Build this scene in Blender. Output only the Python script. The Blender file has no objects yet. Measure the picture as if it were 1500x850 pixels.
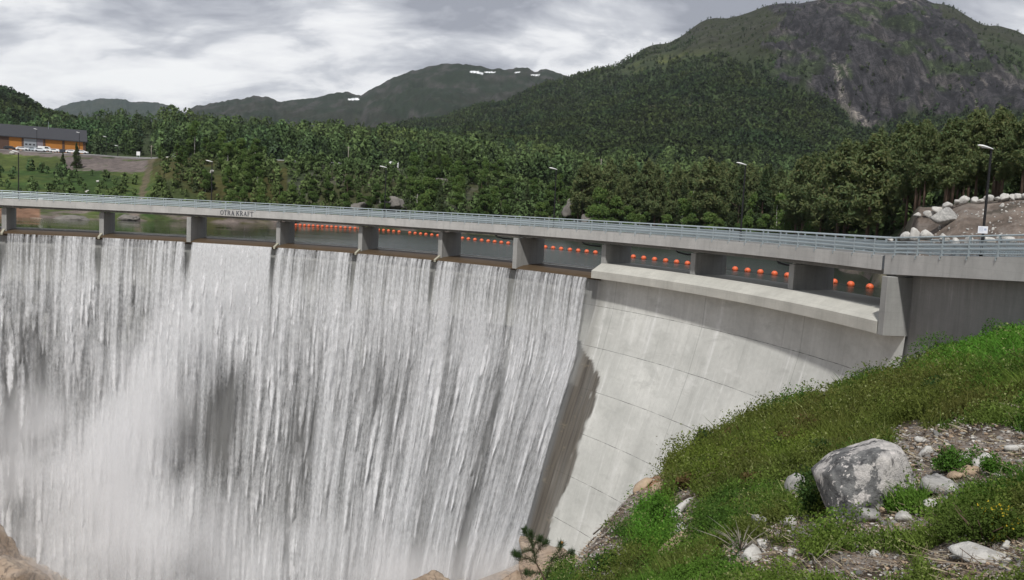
import bpy, bmesh, math, random
import numpy as np
from mathutils import Vector, Matrix, Euler

rng = np.random.default_rng(7)
random.seed(7)
SC = bpy.context.scene
COL = SC.collection
pi = math.pi
R_ = math.radians

# ------------------------------------------------------------------ camera and authoring helpers
F, PITCH, ROLL, EYE = 1257.0, 0.0899, 0.049, 5.9
CX, CY, RD = -62.744, 46.005, 88.95          # centre and radius of the arch in plan
WL = -0.42                                   # reservoir level

def ray(x, y):
    du, dv = x - 750, y - 425
    c, s = math.cos(ROLL), math.sin(ROLL)
    u = du * c + dv * s; v = -du * s + dv * c
    c, s = math.cos(PITCH), math.sin(PITCH); up = -v / F
    return np.array([u / F, c + s * up, -s + c * up])

def proj(P):
    P = np.asarray(P, float).reshape(-1, 3)
    X, Y, Z = P[:, 0], P[:, 1], P[:, 2] - EYE
    c, s = math.cos(PITCH), math.sin(PITCH); yf = np.maximum(c * Y - s * Z, 0.01); up = s * Y + c * Z
    u = F * X / yf; v = -F * up / yf; cr, sr = math.cos(ROLL), math.sin(ROLL)
    return np.stack([750 + u * cr - v * sr, 425 + u * sr + v * cr], 1)

def hor(x): return 311.6 + 0.049 * (x - 750)

def uofpx(x):
    d = ray(x, hor(x)); return d[0] / d[1]

def at(x, y, Y):
    d = ray(x, y); t = Y / d[1]
    return np.array([d[0] * t, Y, EYE + d[2] * t])

def onplane(x, y, z):
    d = ray(x, y); t = (z - EYE) / d[2]
    return np.array([d[0] * t, d[1] * t, z])

def polar(r, thdeg, z):
    t = R_(thdeg); return np.array([CX + r * math.cos(t), CY + r * math.sin(t), z])

# ------------------------------------------------------------------ noise
def _hash(ix, iy, seed):
    h = (ix.astype(np.int64) * 374761393 + iy.astype(np.int64) * 668265263 + seed * 1442695041) & 0xFFFFFFFF
    h = ((h ^ (h >> 13)) * 1274126177) & 0xFFFFFFFF
    h = h ^ (h >> 16)
    return (h & 0xFFFFFF) / float(0xFFFFFF)

def vnoise(x, y, seed=0):
    x = np.asarray(x, float); y = np.asarray(y, float)
    ix = np.floor(x); iy = np.floor(y); fx = x - ix; fy = y - iy
    fx = fx * fx * (3 - 2 * fx); fy = fy * fy * (3 - 2 * fy)
    a = _hash(ix, iy, seed); b = _hash(ix + 1, iy, seed); c = _hash(ix, iy + 1, seed); d = _hash(ix + 1, iy + 1, seed)
    return (a + (b - a) * fx) * (1 - fy) + (c + (d - c) * fx) * fy

def fbm(x, y, oct=4, seed=0, gain=0.5):
    s = 0; a = 1; n = 0
    for k in range(oct):
        s = s + a * vnoise(x * 2 ** k + 17.3 * k, y * 2 ** k - 9.1 * k, seed + k); n += a; a *= gain
    return s / n          # 0..1

def sstep(a, b, x):
    t = np.clip((x - a) / (b - a), 0, 1); return t * t * (3 - 2 * t)

# ------------------------------------------------------------------ object helpers
def tag(o, label=None, cat=None, group=None, kind=None):
    if label: o['label'] = label
    if cat: o['category'] = cat
    if group: o['group'] = group
    if kind: o['kind'] = kind
    return o

def empty(name, loc=(0, 0, 0), rz=0.0):
    o = bpy.data.objects.new(name, None); COL.objects.link(o)
    o.location = loc; o.rotation_euler = (0, 0, rz); return o

def mesh_np(name, V, Fc, mat=None, parent=None, smooth=False, cols=None, uv=None, mi=None):
    """V (n,3); Fc (m,k) array of one face size or a list of arrays"""
    V = np.ascontiguousarray(V, dtype=np.float32)
    if not isinstance(Fc, list): Fc = [Fc]
    me = bpy.data.meshes.new(name)
    me.vertices.add(len(V)); me.vertices.foreach_set('co', V.ravel())
    idx = np.concatenate([f.ravel() for f in Fc]).astype(np.int32)
    tot = np.concatenate([np.full(len(f), f.shape[1], np.int32) for f in Fc])
    st = np.concatenate([[0], np.cumsum(tot)[:-1]]).astype(np.int32)
    me.loops.add(len(idx)); me.loops.foreach_set('vertex_index', idx)
    me.polygons.add(len(tot)); me.polygons.foreach_set('loop_start', st)
    try: me.polygons.foreach_set('loop_total', tot)
    except Exception: pass
    me.update(calc_edges=True)
    me.polygons.foreach_set('use_smooth', np.full(len(tot), bool(smooth)))
    if mi is not None: me.polygons.foreach_set('material_index', np.asarray(mi, np.int32))
    for nm, arr in (cols or {}).items():
        at_ = me.attributes.new(nm, 'FLOAT_COLOR', 'POINT')
        a = np.ones((len(V), 4), np.float32); arr = np.asarray(arr, np.float32)
        if arr.ndim == 1: a[:, 0] = arr; a[:, 1] = arr; a[:, 2] = arr
        else: a[:, :3] = arr
        at_.data.foreach_set('color', a.ravel())
    if uv is not None:
        l = me.uv_layers.new(name='UVMap')
        l.data.foreach_set('uv', np.asarray(uv, np.float32)[idx].ravel())
    for m in (mat if isinstance(mat, list) else [mat]):
        if m: me.materials.append(m)
    o = bpy.data.objects.new(name, me); COL.objects.link(o)
    if parent: o.parent = parent
    return o

def gridfaces(nu, nv):
    i = np.arange(nu - 1)[:, None] * nv + np.arange(nv - 1)[None]
    i = i.ravel(); return np.stack([i, i + nv, i + nv + 1, i + 1], 1)

class MB:
    """collects shapes, then links them as ONE mesh"""
    def __init__(s): s.v = []; s.f = []
    def add(s, v, f):
        b = len(s.v); s.v += [tuple(p) for p in v]; s.f += [tuple(i + b for i in q) for q in f]; return s
    def box(s, c, d, rz=0.0, M=None):
        x, y, z = d[0] / 2, d[1] / 2, d[2] / 2
        P = [Vector(p) for p in ((-x, -y, -z), (x, -y, -z), (x, y, -z), (-x, y, -z), (-x, -y, z), (x, -y, z), (x, y, z), (-x, y, z))]
        T = Matrix.Translation(c) @ (M if M else Matrix.Rotation(rz, 4, 'Z'))
        return s.add([T @ p for p in P], [(3, 2, 1, 0), (4, 5, 6, 7), (0, 1, 5, 4), (1, 2, 6, 5), (2, 3, 7, 6), (3, 0, 4, 7)])
    def tube(s, pts, rad, n=8, cap=True):
        pts = [Vector(p) for p in pts]
        rr = rad if isinstance(rad, (list, tuple)) else [rad] * len(pts)
        base = len(s.v); up = Vector((0, 0, 1))
        for k, p in enumerate(pts):
            d = (pts[min(k + 1, len(pts) - 1)] - pts[max(k - 1, 0)])
            d = d.normalized() if d.length > 1e-9 else Vector((0, 0, 1))
            a = d.cross(Vector((1, 0, 0)) if abs(d.x) < 0.9 else Vector((0, 1, 0))).normalized(); b = d.cross(a)
            for i in range(n):
                t = 2 * pi * i / n; s.v.append(tuple(p + (a * math.cos(t) + b * math.sin(t)) * rr[k]))
        for k in range(len(pts) - 1):
            for i in range(n):
                j = (i + 1) % n; s.f.append((base + k * n + i, base + k * n + j, base + (k + 1) * n + j, base + (k + 1) * n + i))
        if cap:
            s.f.append(tuple(base + i for i in range(n))[::-1]); e = base + (len(pts) - 1) * n; s.f.append(tuple(e + i for i in range(n)))
        return s
    def prism(s, poly, M, h):
        """polygon in local XY extruded along local Z, placed by M"""
        n = len(poly); v = [M @ Vector((p[0], p[1], 0)) for p in poly] + [M @ Vector((p[0], p[1], h)) for p in poly]
        f = [tuple(range(n))[::-1], tuple(range(n, 2 * n))] + [(i, (i + 1) % n, n + (i + 1) % n, n + i) for i in range(n)]
        return s.add(v, f)
    def build(s, name, mat, parent=None, smooth=False, bevel=0.0):
        me = bpy.data.meshes.new(name); me.from_pydata(s.v, [], s.f); me.update()
        if bevel:
            bm = bmesh.new(); bm.from_mesh(me); bmesh.ops.recalc_face_normals(bm, faces=bm.faces)
            bmesh.ops.bevel(bm, geom=list(bm.edges), offset=bevel, segments=2, affect='EDGES', profile=0.5); bm.to_mesh(me); bm.free()
        me.polygons.foreach_set('use_smooth', np.full(len(me.polygons), bool(smooth)))
        for m in (mat if isinstance(mat, list) else [mat]): me.materials.append(m)
        o = bpy.data.objects.new(name, me); COL.objects.link(o)
        if parent: o.parent = parent
        return o

def copy_tree(o, parent=None):
    kids = list(o.children)
    c = o.copy(); COL.objects.link(c)
    if parent: c.parent = parent
    for k in kids: copy_tree(k, c)
    return c

# ------------------------------------------------------------------ material helpers
class NT:
    def __init__(s, name, world=False):
        s.m = bpy.data.materials.new(name); s.m.use_nodes = True
        s.t = s.m.node_tree; s.t.nodes.clear(); s.out = s.n('ShaderNodeOutputMaterial')
    def n(s, ty, **kw):
        nd = s.t.nodes.new(ty)
        for k, v in kw.items(): setattr(nd, k, v)
        return nd
    def set(s, sock, v):
        if v is None: return
        if isinstance(v, bpy.types.NodeSocket): s.t.links.new(v, sock)
        elif isinstance(v, (tuple, list)) and len(v) == 3 and sock.type == 'RGBA': sock.default_value = (*v, 1)
        else: sock.default_value = v
    def math(s, op, a, b=None, c=None, clamp=False):
        nd = s.n('ShaderNodeMath', operation=op); nd.use_clamp = clamp
        for i, v in enumerate((a, b, c)): s.set(nd.inputs[i], v)
        return nd.outputs[0]
    def vmath(s, op, a, b=None):
        nd = s.n('ShaderNodeVectorMath', operation=op); s.set(nd.inputs[0], a); s.set(nd.inputs[1], b); return nd.outputs[0]
    def mix(s, f, a, b, blend='MIX'):
        nd = s.n('ShaderNodeMix', data_type='RGBA', blend_type=blend)
        s.set(nd.inputs[0], f); s.set(nd.inputs[6], a); s.set(nd.inputs[7], b); return nd.outputs[2]
    def ramp(s, v, stops, interp='LINEAR'):
        nd = s.n('ShaderNodeValToRGB'); r = nd.color_ramp; r.interpolation = interp
        while len(r.elements) > 1: r.elements.remove(r.elements[-1])
        for i, (p, c) in enumerate(stops):
            e = r.elements[0] if i == 0 else r.elements.new(p)
            e.position = p; e.color = (c, c, c, 1) if not isinstance(c, (tuple, list)) else (*c, 1)
        s.set(nd.inputs[0], v); return nd.outputs[0]
    def mr(s, v, a, b, c=0.0, d=1.0):
        nd = s.n('ShaderNodeMapRange'); nd.clamp = True
        s.set(nd.inputs[0], v); s.set(nd.inputs[1], a); s.set(nd.inputs[2], b); s.set(nd.inputs[3], c); s.set(nd.inputs[4], d); return nd.outputs[0]
    def coord(s, kind='pos', scale=(1, 1, 1)):
        if kind == 'pos': c = s.n('ShaderNodeNewGeometry').outputs['Position']
        elif kind == 'uv': c = s.n('ShaderNodeUVMap', uv_map='UVMap').outputs[0]
        else: c = s.n('ShaderNodeTexCoord').outputs['Object']
        mp = s.n('ShaderNodeMapping'); s.t.links.new(c, mp.inputs[0]); mp.inputs['Scale'].default_value = scale; return mp.outputs[0]
    def noise(s, vec, scale=1.0, detail=4.0, rough=0.55, dist=0.0):
        nd = s.n('ShaderNodeTexNoise'); s.set(nd.inputs['Vector'], vec); nd.inputs['Scale'].default_value = scale
        nd.inputs['Detail'].default_value = detail; nd.inputs['Roughness'].default_value = rough; nd.inputs['Distortion'].default_value = dist
        return nd.outputs[0]
    def voro(s, vec, scale=1.0, feature='F1', rand=1.0):
        nd = s.n('ShaderNodeTexVoronoi', feature=feature); s.set(nd.inputs['Vector'], vec); nd.inputs['Scale'].default_value = scale
        nd.inputs['Randomness'].default_value = rand; return nd
    def attr(s, nm): return s.n('ShaderNodeAttribute', attribute_name=nm).outputs['Color']
    def sep(s, v):
        nd = s.n('ShaderNodeSeparateXYZ'); s.set(nd.inputs[0], v); return nd.outputs
    def comb(s, x, y, z=0.0):
        nd = s.n('ShaderNodeCombineXYZ'); s.set(nd.inputs[0], x); s.set(nd.inputs[1], y); s.set(nd.inputs[2], z); return nd.outputs[0]
    def bump(s, h, dist=0.02, strength=1.0):
        nd = s.n('ShaderNodeBump'); nd.inputs['Distance'].default_value = dist; nd.inputs['Strength'].default_value = strength
        s.set(nd.inputs['Height'], h); return nd.outputs[0]
    def bsdf(s, col, rough=0.8, normal=None, metal=0.0, spec=0.5, alpha=None, **kw):
        b = s.n('ShaderNodeBsdfPrincipled'); s.set(b.inputs['Base Color'], col); s.set(b.inputs['Roughness'], rough)
        b.inputs['Metallic'].default_value = metal; b.inputs['Specular IOR Level'].default_value = spec
        if normal is not None: s.set(b.inputs['Normal'], normal)
        if alpha is not None: s.set(b.inputs['Alpha'], alpha)
        for k, v in kw.items(): s.set(b.inputs[k], v)
        s.t.links.new(b.outputs[0], s.out.inputs['Surface']); return b

def simple(name, col, rough=0.6, metal=0.0, var=0.15, scale=6.0, spec=0.5, coords='obj'):
    t = NT(name); n = t.noise(t.coord(coords), scale, 4)
    dark = tuple(c * (1 - var) for c in col); lite = tuple(min(1, c * (1 + var)) for c in col)
    t.bsdf(t.mix(n, dark, lite), rough, metal=metal, spec=spec); return t.m

M = {}
def concrete(name, base=(.40, .395, .375), streak=0.35, dark=1.0):
    t = NT(name); p = t.coord('pos')
    big = t.noise(p, 0.35, 5, .6); fine = t.noise(p, 5.0, 4, .6)
    st = t.noise(t.coord('pos', (2.2, 2.2, .18)), 1.0, 4, .6)
    c = t.mix(t.mr(big, .3, .7), tuple(x * .82 for x in base), tuple(x * 1.12 for x in base))
    c = t.mix(t.mr(st, .5, .75, 0, streak), c, tuple(x * .5 for x in base))
    c = t.mix(t.mr(st, .42, .3, 0, .25), c, (.5, .5, .47))
    c = t.mix(t.mr(fine, .35, .65, 0, .18), c, tuple(x * .7 for x in base))
    # board marks of the formwork
    z = t.sep(p)[2]; fr = t.math('FRACT', t.math('MULTIPLY', z, 2.0))
    ln = t.math('LESS_THAN', fr, .05); c = t.mix(t.math('MULTIPLY', ln, .12), c, (.1, .1, .1))
    t.bsdf(c, .85, t.bump(fine, .01, .5), spec=.3); return t.m
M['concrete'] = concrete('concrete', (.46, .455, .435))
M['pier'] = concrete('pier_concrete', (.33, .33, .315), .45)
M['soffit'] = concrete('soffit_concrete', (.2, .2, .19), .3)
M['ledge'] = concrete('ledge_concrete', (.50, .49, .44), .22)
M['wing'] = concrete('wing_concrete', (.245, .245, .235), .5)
M['galv'] = simple('galvanised_steel', (.40, .46, .48), .45, .35, .15, 3)
M['galv_mesh'] = simple('galvanised_bars', (.33, .39, .42), .5, .3, .15, 3)
M['black'] = simple('black_paint', (.010, .010, .011), .6, spec=.12)
M['rubber'] = simple('black_plastic_pipe', (.015, .015, .016), .5)
M['lampwhite'] = simple('lamp_housing_white', (.82, .82, .8), .4, 0, .05)
M['lens'] = simple('lamp_lens', (.55, .56, .55), .2, 0, .05)
M['letter'] = simple('letter_metal_blue_black', (.025, .03, .055), .45)
M['joint'] = simple('joint_seal', (.09, .1, .11), .7)
M['asphalt'] = simple('asphalt', (.055, .055, .055), .9, 0, .25, 3)
M['orange'] = None

# ------------------------------------------------------------------ world, sun, camera
SUN_AZ = R_(259.0); SUN_EL = R_(54.0)
def build_world():
    w = bpy.data.worlds.new('World'); SC.world = w; w.use_nodes = True
    nt = w.node_tree; nt.nodes.clear(); t = NT.__new__(NT); t.t = nt; t.m = w
    out = nt.nodes.new('ShaderNodeOutputWorld'); bg = nt.nodes.new('ShaderNodeBackground')
    sky = nt.nodes.new('ShaderNodeTexSky'); sky.sky_type = 'NISHITA'; sky.sun_disc = False
    sky.sun_elevation = SUN_EL; sky.sun_rotation = math.atan2(math.cos(SUN_AZ), math.sin(SUN_AZ))
    sky.altitude = 600; sky.air_density = 1.2; sky.dust_density = 2.0
    d = nt.nodes.new('ShaderNodeTexCoord').outputs['Generated']
    x, y, z = t.sep(d)
    zz = t.math('MAXIMUM', t.math('ADD', z, 0.34), 0.03)
    px = t.math('DIVIDE', x, zz); py = t.math('DIVIDE', y, zz)
    v = t.comb(px, py, 3.7)
    n1 = t.noise(t.vmath('MULTIPLY', v, (1.9, 3.0, 1)), 1.0, 7, .55, .25)
    n2 = t.noise(t.vmath('MULTIPLY', v, (4.8, 7.2, 1)), 1.0, 6, .55, .5)
    el = t.mr(z, .10, .24)                                    # the cloud base gets heavier overhead
    dk = t.math('ADD', t.math('MULTIPLY', t.math('SUBTRACT', n1, .5), 1.8), t.math('MULTIPLY', t.math('SUBTRACT', n2, .5), .85))
    dk = t.math('ADD', t.math('ADD', dk, .56), t.math('MULTIPLY', el, .44))
    c = t.ramp(dk, [(.46, (9.8, 9.9, 10.0)), (.62, (8.6, 8.7, 9.0)), (.74, (6.3, 6.5, 7.0)), (.88, (4.6, 4.8, 5.4)), (1.0, (3.4, 3.6, 4.2))])
    hole = t.mr(n2, .30, .18, 0, .35)
    c = t.mix(hole, c, sky.outputs[0])
    below = t.mr(z, -.02, -.10)
    c = t.mix(below, c, (1.2, 1.4, 1.1))
    nt.links.new(c, bg.inputs[0]); bg.inputs[1].default_value = 0.1
    nt.links.new(bg.outputs[0], out.inputs[0])
    ld = bpy.data.lights.new('sun', 'SUN'); ld.energy = 3.5; ld.angle = R_(3.0); ld.color = (1, .972, .93)
    lo = bpy.data.objects.new('sun', ld); COL.objects.link(lo)
    dv = Vector((math.cos(SUN_AZ) * math.cos(SUN_EL), math.sin(SUN_AZ) * math.cos(SUN_EL), math.sin(SUN_EL)))
    lo.rotation_euler = dv.to_track_quat('Z', 'Y').to_euler(); lo.location = (0, -50, 90)
build_world()
cd = bpy.data.cameras.new('camera'); cam = bpy.data.objects.new('camera', cd); COL.objects.link(cam)
cd.sensor_width = 36; cd.lens = 36 * F / 1500; cd.clip_end = 30000; cd.clip_start = .1
cam.matrix_world = Matrix.Translation((0, 0, EYE)) @ Matrix.Rotation(pi / 2 - PITCH, 4, 'X') @ Matrix.Rotation(ROLL, 4, 'Z')
SC.camera = cam
SC.view_settings.view_transform = 'Standard'; SC.view_settings.look = 'None'; SC.view_settings.exposure = 0.0; SC.view_settings.gamma = 1
SC.view_settings.use_curve_mapping = False
SC.render.engine = 'CYCLES'
SC.cycles.use_denoising = True
SC.cycles.max_bounces = 6; SC.cycles.diffuse_bounces = 2; SC.cycles.glossy_bounces = 2; SC.cycles.transparent_max_bounces = 12
SC.cycles.volume_bounces = 3; SC.cycles.volume_step_rate = 1.0; SC.cycles.volume_max_steps = 64
SC.cycles.caustics_reflective = False; SC.cycles.caustics_refractive = False

# ================================================================== THE DAM
ZP = np.array([-60., -46, -35, -29, -22.5, -16, -8.8, -4.3, -1.0, 2.8])
OP = 1.42 + np.array([-15., -13.2, -10.6, -8.6, -6.6, -4.5, -1.9, -.7, -.45, -.45])
def face_r(z, th=36.0):
    b = np.interp(th, [36, 42, 58, 80, 100], [1, .85, .55, .30, .22]); return RD + .97 + (np.interp(z, ZP, OP) - .97) * b
TH0, TH1 = 114.0, 7.1                       # degrees, left end and right end of the wall
TE = 35.95                                   # right end of the overflowing part
ARC = RD * pi / 180

def dam_material():
    t = NT('dam_concrete'); uv = t.coord('uv'); u, v, _ = t.sep(uv)
    wet_shade = t.sep(t.attr('wet'))[0]
    big = t.noise(uv, .16, 5, .6); st = t.noise(t.coord('uv', (1.1, .07, 1)), 1.0, 5, .62); st2 = t.noise(t.coord('uv', (.35, .03, 1)), 1.0, 4, .6)
    fine = t.noise(uv, 2.2, 5, .65)
    c = t.mix(t.mr(big, .36, .64), (.50, .505, .475), (.65, .652, .615))
    c = t.mix(t.mr(st2, .48, .7, 0, .40), c, (.34, .34, .32))
    c = t.mix(t.mr(st, .58, .78, 0, .5), c, (.25, .25, .235))
    c = t.mix(t.mr(st, .44, .30, 0, .75), c, (.76, .76, .74))
    pt = t.noise(t.coord('uv', (.22, .5, 1)), 1.0, 6, .65, .5); c = t.mix(t.mr(pt, .54, .66, 0, .45), c, (.38, .385, .36)); c = t.mix(t.mr(pt, .42, .34, 0, .4), c, (.72, .72, .69))
    st3 = t.noise(t.coord('uv', (3.2, .12, 1)), 1.0, 4, .6); c = t.mix(t.mr(st3, .60, .74, 0, .35), c, (.30, .29, .27))
    c = t.mix(t.mr(fine, .4, .7, 0, .22), c, (.33, .33, .30))
    # lifts: each pour a little different, joints dark
    vv = t.math('DIVIDE', t.math('ADD', v, t.math('MULTIPLY', t.noise(t.coord('uv', (.25, .0, 1)), 1., 2), .12)), 4.55)
    cell = t.math('FLOOR', vv); fr = t.math('FRACT', vv)
    lf = t.n('ShaderNodeTexWhiteNoise', noise_dimensions='1D'); t.set(lf.inputs['W'], cell)
    c = t.mix(t.math('MULTIPLY', lf.outputs[0], .22), c, (.36, .37, .33))
    jl = t.math('LESS_THAN', t.math('ABSOLUTE', t.math('SUBTRACT', fr, .06)), .0055)
    jb = t.mr(t.noise(t.coord('uv', (.9, .02, 1)), 1., 3), .35, .6)
    c = t.mix(t.math('MULTIPLY', jl, t.math('MULTIPLY_ADD', jb, .7, .25)), c, (.07, .07, .065))
    drip = t.math('MULTIPLY', t.mr(fr, .06, -.0), 1.0)
    fu = t.math('FRACT', t.math('DIVIDE', u, 14.6)); ju = t.math('LESS_THAN', t.math('ABSOLUTE', t.math('SUBTRACT', fu, .5)), .0035)
    c = t.mix(t.math('MULTIPLY', ju, .3), c, (.1, .1, .09))
    wc = t.mix(t.mr(st, .45, .7), (.148, .150, .148), (.084, .086, .087))
    wc = t.mix(t.mr(fine, .62, .78, 0, .5), wc, (.33, .28, .19))
    side = t.mr(u, (TH0 - 36.4) * ARC, (TH0 - 35.7) * ARC); wc = t.mix(side, wc, t.mix(t.mr(st3, .42, .62), (.118, .104, .084), (.066, .058, .048))); wc = t.mix(t.math('MULTIPLY', side, t.mr(pt, .58, .66, 0, .6)), wc, (.26, .22, .15))
    c = t.mix(wet_shade, c, wc)
    rough = t.math('MULTIPLY_ADD', wet_shade, -.45, .85)
    t.bsdf(c, rough, t.bump(fine, .03, .4), spec=.4); return t.m
M['dam'] = dam_material()

dam = empty('arch_dam', (CX, CY + RD, -36)); dam.location = (0, 0, 0)
tag(dam, 'curved grey concrete arch dam with water pouring over its crest', 'dam')
def build_wall():
    nu, nv = 760, 240
    th = np.linspace(TH0, TH1, nu); z = np.linspace(-60, -1.02, nv)
    TH, Z = np.meshgrid(th, z, indexing='ij'); t = np.radians(TH); r = face_r(Z, TH)
    V = np.stack([CX + r * np.cos(t), CY + r * np.sin(t), Z], -1).reshape(-1, 3)
    u = (TH0 - TH) * ARC
    # damp: low down under the falls, and a ragged strip beside their right edge
    lowb = -14.0 + 6 * (fbm(u / 5, Z / 60, 4, 3) - .5) - 3.0 * sstep(95, 60, u)
    wlow = sstep(lowb + .6, lowb - .6, Z) * (TH > 35)
    uE = (TH0 - TE) * ARC
    edge = np.interp(Z, [-60, -26, -21, -16, -12.0, -10.4, -9.0], [2.8, 3.9, 4.6, 4.4, 3.4, 1.6, -1.0]) + 2.6 * (fbm(u / 1.6, Z / 4.5, 4, 8) - .5) + 1.3 * (fbm(u / .4, Z / 1.2, 3, 9) - .5)
    wed = sstep(uE + edge + .25, uE + edge - .25, u) * (Z < -8.6)
    sp = sstep(.64, .72, fbm(u / 1.1, Z / 2.8, 3, 12)); wed = wed * (1 - .75 * sp) * (.90 + .4 * (fbm(u / .8, Z / 6, 4, 13) - .4))
    top = .45 * sstep(1.6, -.6, u - uE - .8 * fbm(Z / 2, Z * 0, 2, 4))  # shade along the right edge of the falls, painted in with the damp
    wet_shade = np.maximum(np.maximum(np.where(TH > 35, wlow, 0), wed), top)
    wet_shade = np.where((TH > 36.0), np.maximum(wet_shade, .30 + .42 * sstep(-9, -4, Z)), wet_shade)
    o = mesh_np('dam_wall', V, gridfaces(nu, nv), M['dam'], dam, True, {'wet': wet_shade.ravel()}, np.stack([u.ravel(), Z.ravel()], 1))
    return o
build_wall()

def ring(prof, th0, th1, step=.5):
    """closed radial profile [(dr, z)...] swept round the arch; returns V, faces"""
    n = max(2, int(abs(th1 - th0) / step) + 1); th = np.radians(np.linspace(th0, th1, n)); k = len(prof)
    P = np.array(prof); r = RD + P[:, 0]
    V = np.stack([CX + r[None] * np.cos(th)[:, None], CY + r[None] * np.sin(th)[:, None], np.repeat(P[None, :, 1], n, 0)], -1).reshape(-1, 3)
    i = np.arange(n - 1)[:, None] * k; j = np.arange(k)[None]; j2 = (j + 1) % k
    q = np.stack([i + j, i + j2, i + k + j2, i + k + j], -1).reshape(-1, 4)
    caps = np.array([list(range(k))[::-1], [(n - 1) * k + a for a in range(k)]])
    return V, [q, caps]

def wetcrest():
    t = NT('wet_brown_crest'); p = t.coord('pos'); n = t.noise(p, .8, 5, .6); s = t.noise(t.coord('pos', (.3, .3, 1)), 1, 3)
    c = t.mix(n, (.062, .042, .024), (.105, .072, .042)); c = t.mix(t.mr(s, .5, .7, 0, .4), c, (.05, .042, .028))
    t.bsdf(c, .55, t.bump(t.noise(p, 3, 3), .03, .4), spec=.18); return t.m
M['wetcrest'] = wetcrest()
V, Fc = ring([(.02, -1.18), (.5, -.95), (1.4, -.75), (2.9, -.60), (4.8, -.54), (5.0, -1.), (5.0, -2.5), (1.1, -2.5), (.94, -1.4)], TH0, 35.79)
mesh_np('spillway_crest', V, Fc, M['wetcrest'], dam)
V, Fc = ring([(4.82, -.50), (4.82, -.33), (5.0, -.31), (5.02, -.52)], TH0, 35.8)
mesh_np('crest_lip', V, Fc, simple('pale_foam_line', (.62, .62, .56), .6, 0, .2, 2), dam)  # pale strip added to stand in for sky reflected where the water bends
V, Fc = ring([(-.6, -1.06), (-.6, -.23), (.85, .60), (4.9, .68), (4.9, -2.5), (1.05, -2.5), (.97, -1.08)], 35.77, 7.72)
mesh_np('overflow_ledge', V, Fc, M['ledge'], dam)
# piers
PTH = [110.4, 101.0, 91.7, 82.38, 72.93, 63.6, 54.33, 45.07, 35.7, 26.25, 16.8]
def radial_poly(poly, th, half, name, mat, parent, bevel=.03):
    """poly in (radial offset, z); extruded tangentially by 2*half"""
    t = R_(th); er = Vector((math.cos(t), math.sin(t), 0)); et = Vector((-math.sin(t), math.cos(t), 0))
    Mx = Matrix(((er.x, 0, et.x, CX), (er.y, 0, et.y, CY), (0, 1, 0, 0), (0, 0, 0, 1)))
    m = MB(); m.prism([(RD + a, z) for a, z in poly], Mx @ Matrix.Translation((0, 0, -half)), 2 * half)
    return m.build(name, mat, parent, bevel=bevel)
for i, th in enumerate(PTH):
    long_ = i in (3, 7); f = .06 if long_ else 1.02
    if th > 36.5: poly = [(f, -1.2 if long_ else -.9), (5.15, -1.0), (5.15, 2.72), (f, 2.72)]
    else: poly = [(.98, .4), (4.95, .4), (4.95, 2.74), (.98, 2.74)]
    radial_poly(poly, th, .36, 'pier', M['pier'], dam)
    if th > 36.5 and not long_: radial_poly([(1.01, -1.), (1.01, -.5), (0, -1.06), (0, -1.4)], th, .17, 'pier_toe', simple('yellowed_toe', (.36, .345, .27), .8), dam, .02)
radial_poly([(-.62, -1.09), (-.62, 2.88), (4.7, 2.88), (4.7, -1.09)], 7.36, .36, 'pier', M['pier'], dam)

# ================================================================== THE BRIDGE (deck, wing) on the dam
TJ = R_(8.35); PJ = np.array([CX + RD * math.cos(TJ), CY + RD * math.sin(TJ)])
TD = np.array([math.sin(TJ), -math.cos(TJ)]); ND = np.array([math.cos(TJ), math.sin(TJ)])
ARCL = (R_(TH0) - TJ) * RD
def path(t, off, dz):
    """point at arc length t from the left end, offset off outward (upstream), height dz above the deck datum"""
    if t <= ARCL:
        a = R_(TH0) - t / RD; return (CX + (RD + off) * math.cos(a), CY + (RD + off) * math.sin(a), dz)
    l = t - ARCL; b = -.0009 * l * l
    p = PJ + TD * l + ND * (off + b); return (p[0], p[1], dz + .047 * l)
def sweep(prof, t0, t1, step, name, mat, parent, smooth=False):
    n = max(2, int((t1 - t0) / step) + 2); T = np.linspace(t0, t1, n); k = len(prof)
    V = np.array([path(t, a, z) for t in T for a, z in prof])
    i = np.arange(n - 1)[:, None] * k; j = np.arange(k)[None]; j2 = (j + 1) % k
    q = np.stack([i + j, i + j2, i + k + j2, i + k + j], -1).reshape(-1, 4)
    return mesh_np(name, V, [q, np.array([list(range(k))[::-1], [(n - 1) * k + a for a in range(k)]])], mat, parent, smooth)
TEND = ARCL + 46
bridge = empty('road_bridge'); tag(bridge, 'long slender concrete road bridge curving on piers along the dam crest', 'bridge')
sweep([(0, 3.20), (0, 4.22), (.38, 4.24), (.42, 3.2)], 0, ARCL - .05, .9, 'edge_beam', M['concrete'], bridge)
sweep([(4.2, 3.25), (4.2, 4.24), (4.6, 4.22), (4.6, 3.2)], 0, ARCL - .05, .9, 'edge_beam', M['concrete'], bridge)
sweep([(.43, 3.5), (.43, 4.06), (4.19, 4.06), (4.19, 3.5)], 0, ARCL - .05, .9, 'deck_slab', M['asphalt'], bridge)
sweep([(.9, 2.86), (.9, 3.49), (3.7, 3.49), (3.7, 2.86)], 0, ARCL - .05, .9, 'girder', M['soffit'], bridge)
sweep([(.02, 2.95), (.02, 4.24), (.42, 4.26), (.42, 2.95)], ARCL + .28, TEND, .9, 'edge_beam', M['concrete'], bridge)
sweep([(.43, 3.3), (.43, 4.1), (4.6, 4.1), (4.6, 3.3)], ARCL + .28, TEND, .9, 'deck_slab', M['asphalt'], bridge)
sweep([(.03, 3.28), (.03, 4.19), (.4, 4.2), (.4, 3.28)], ARCL - .04, ARCL + .27, .2, 'expansion_joint', M['joint'], bridge)
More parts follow.
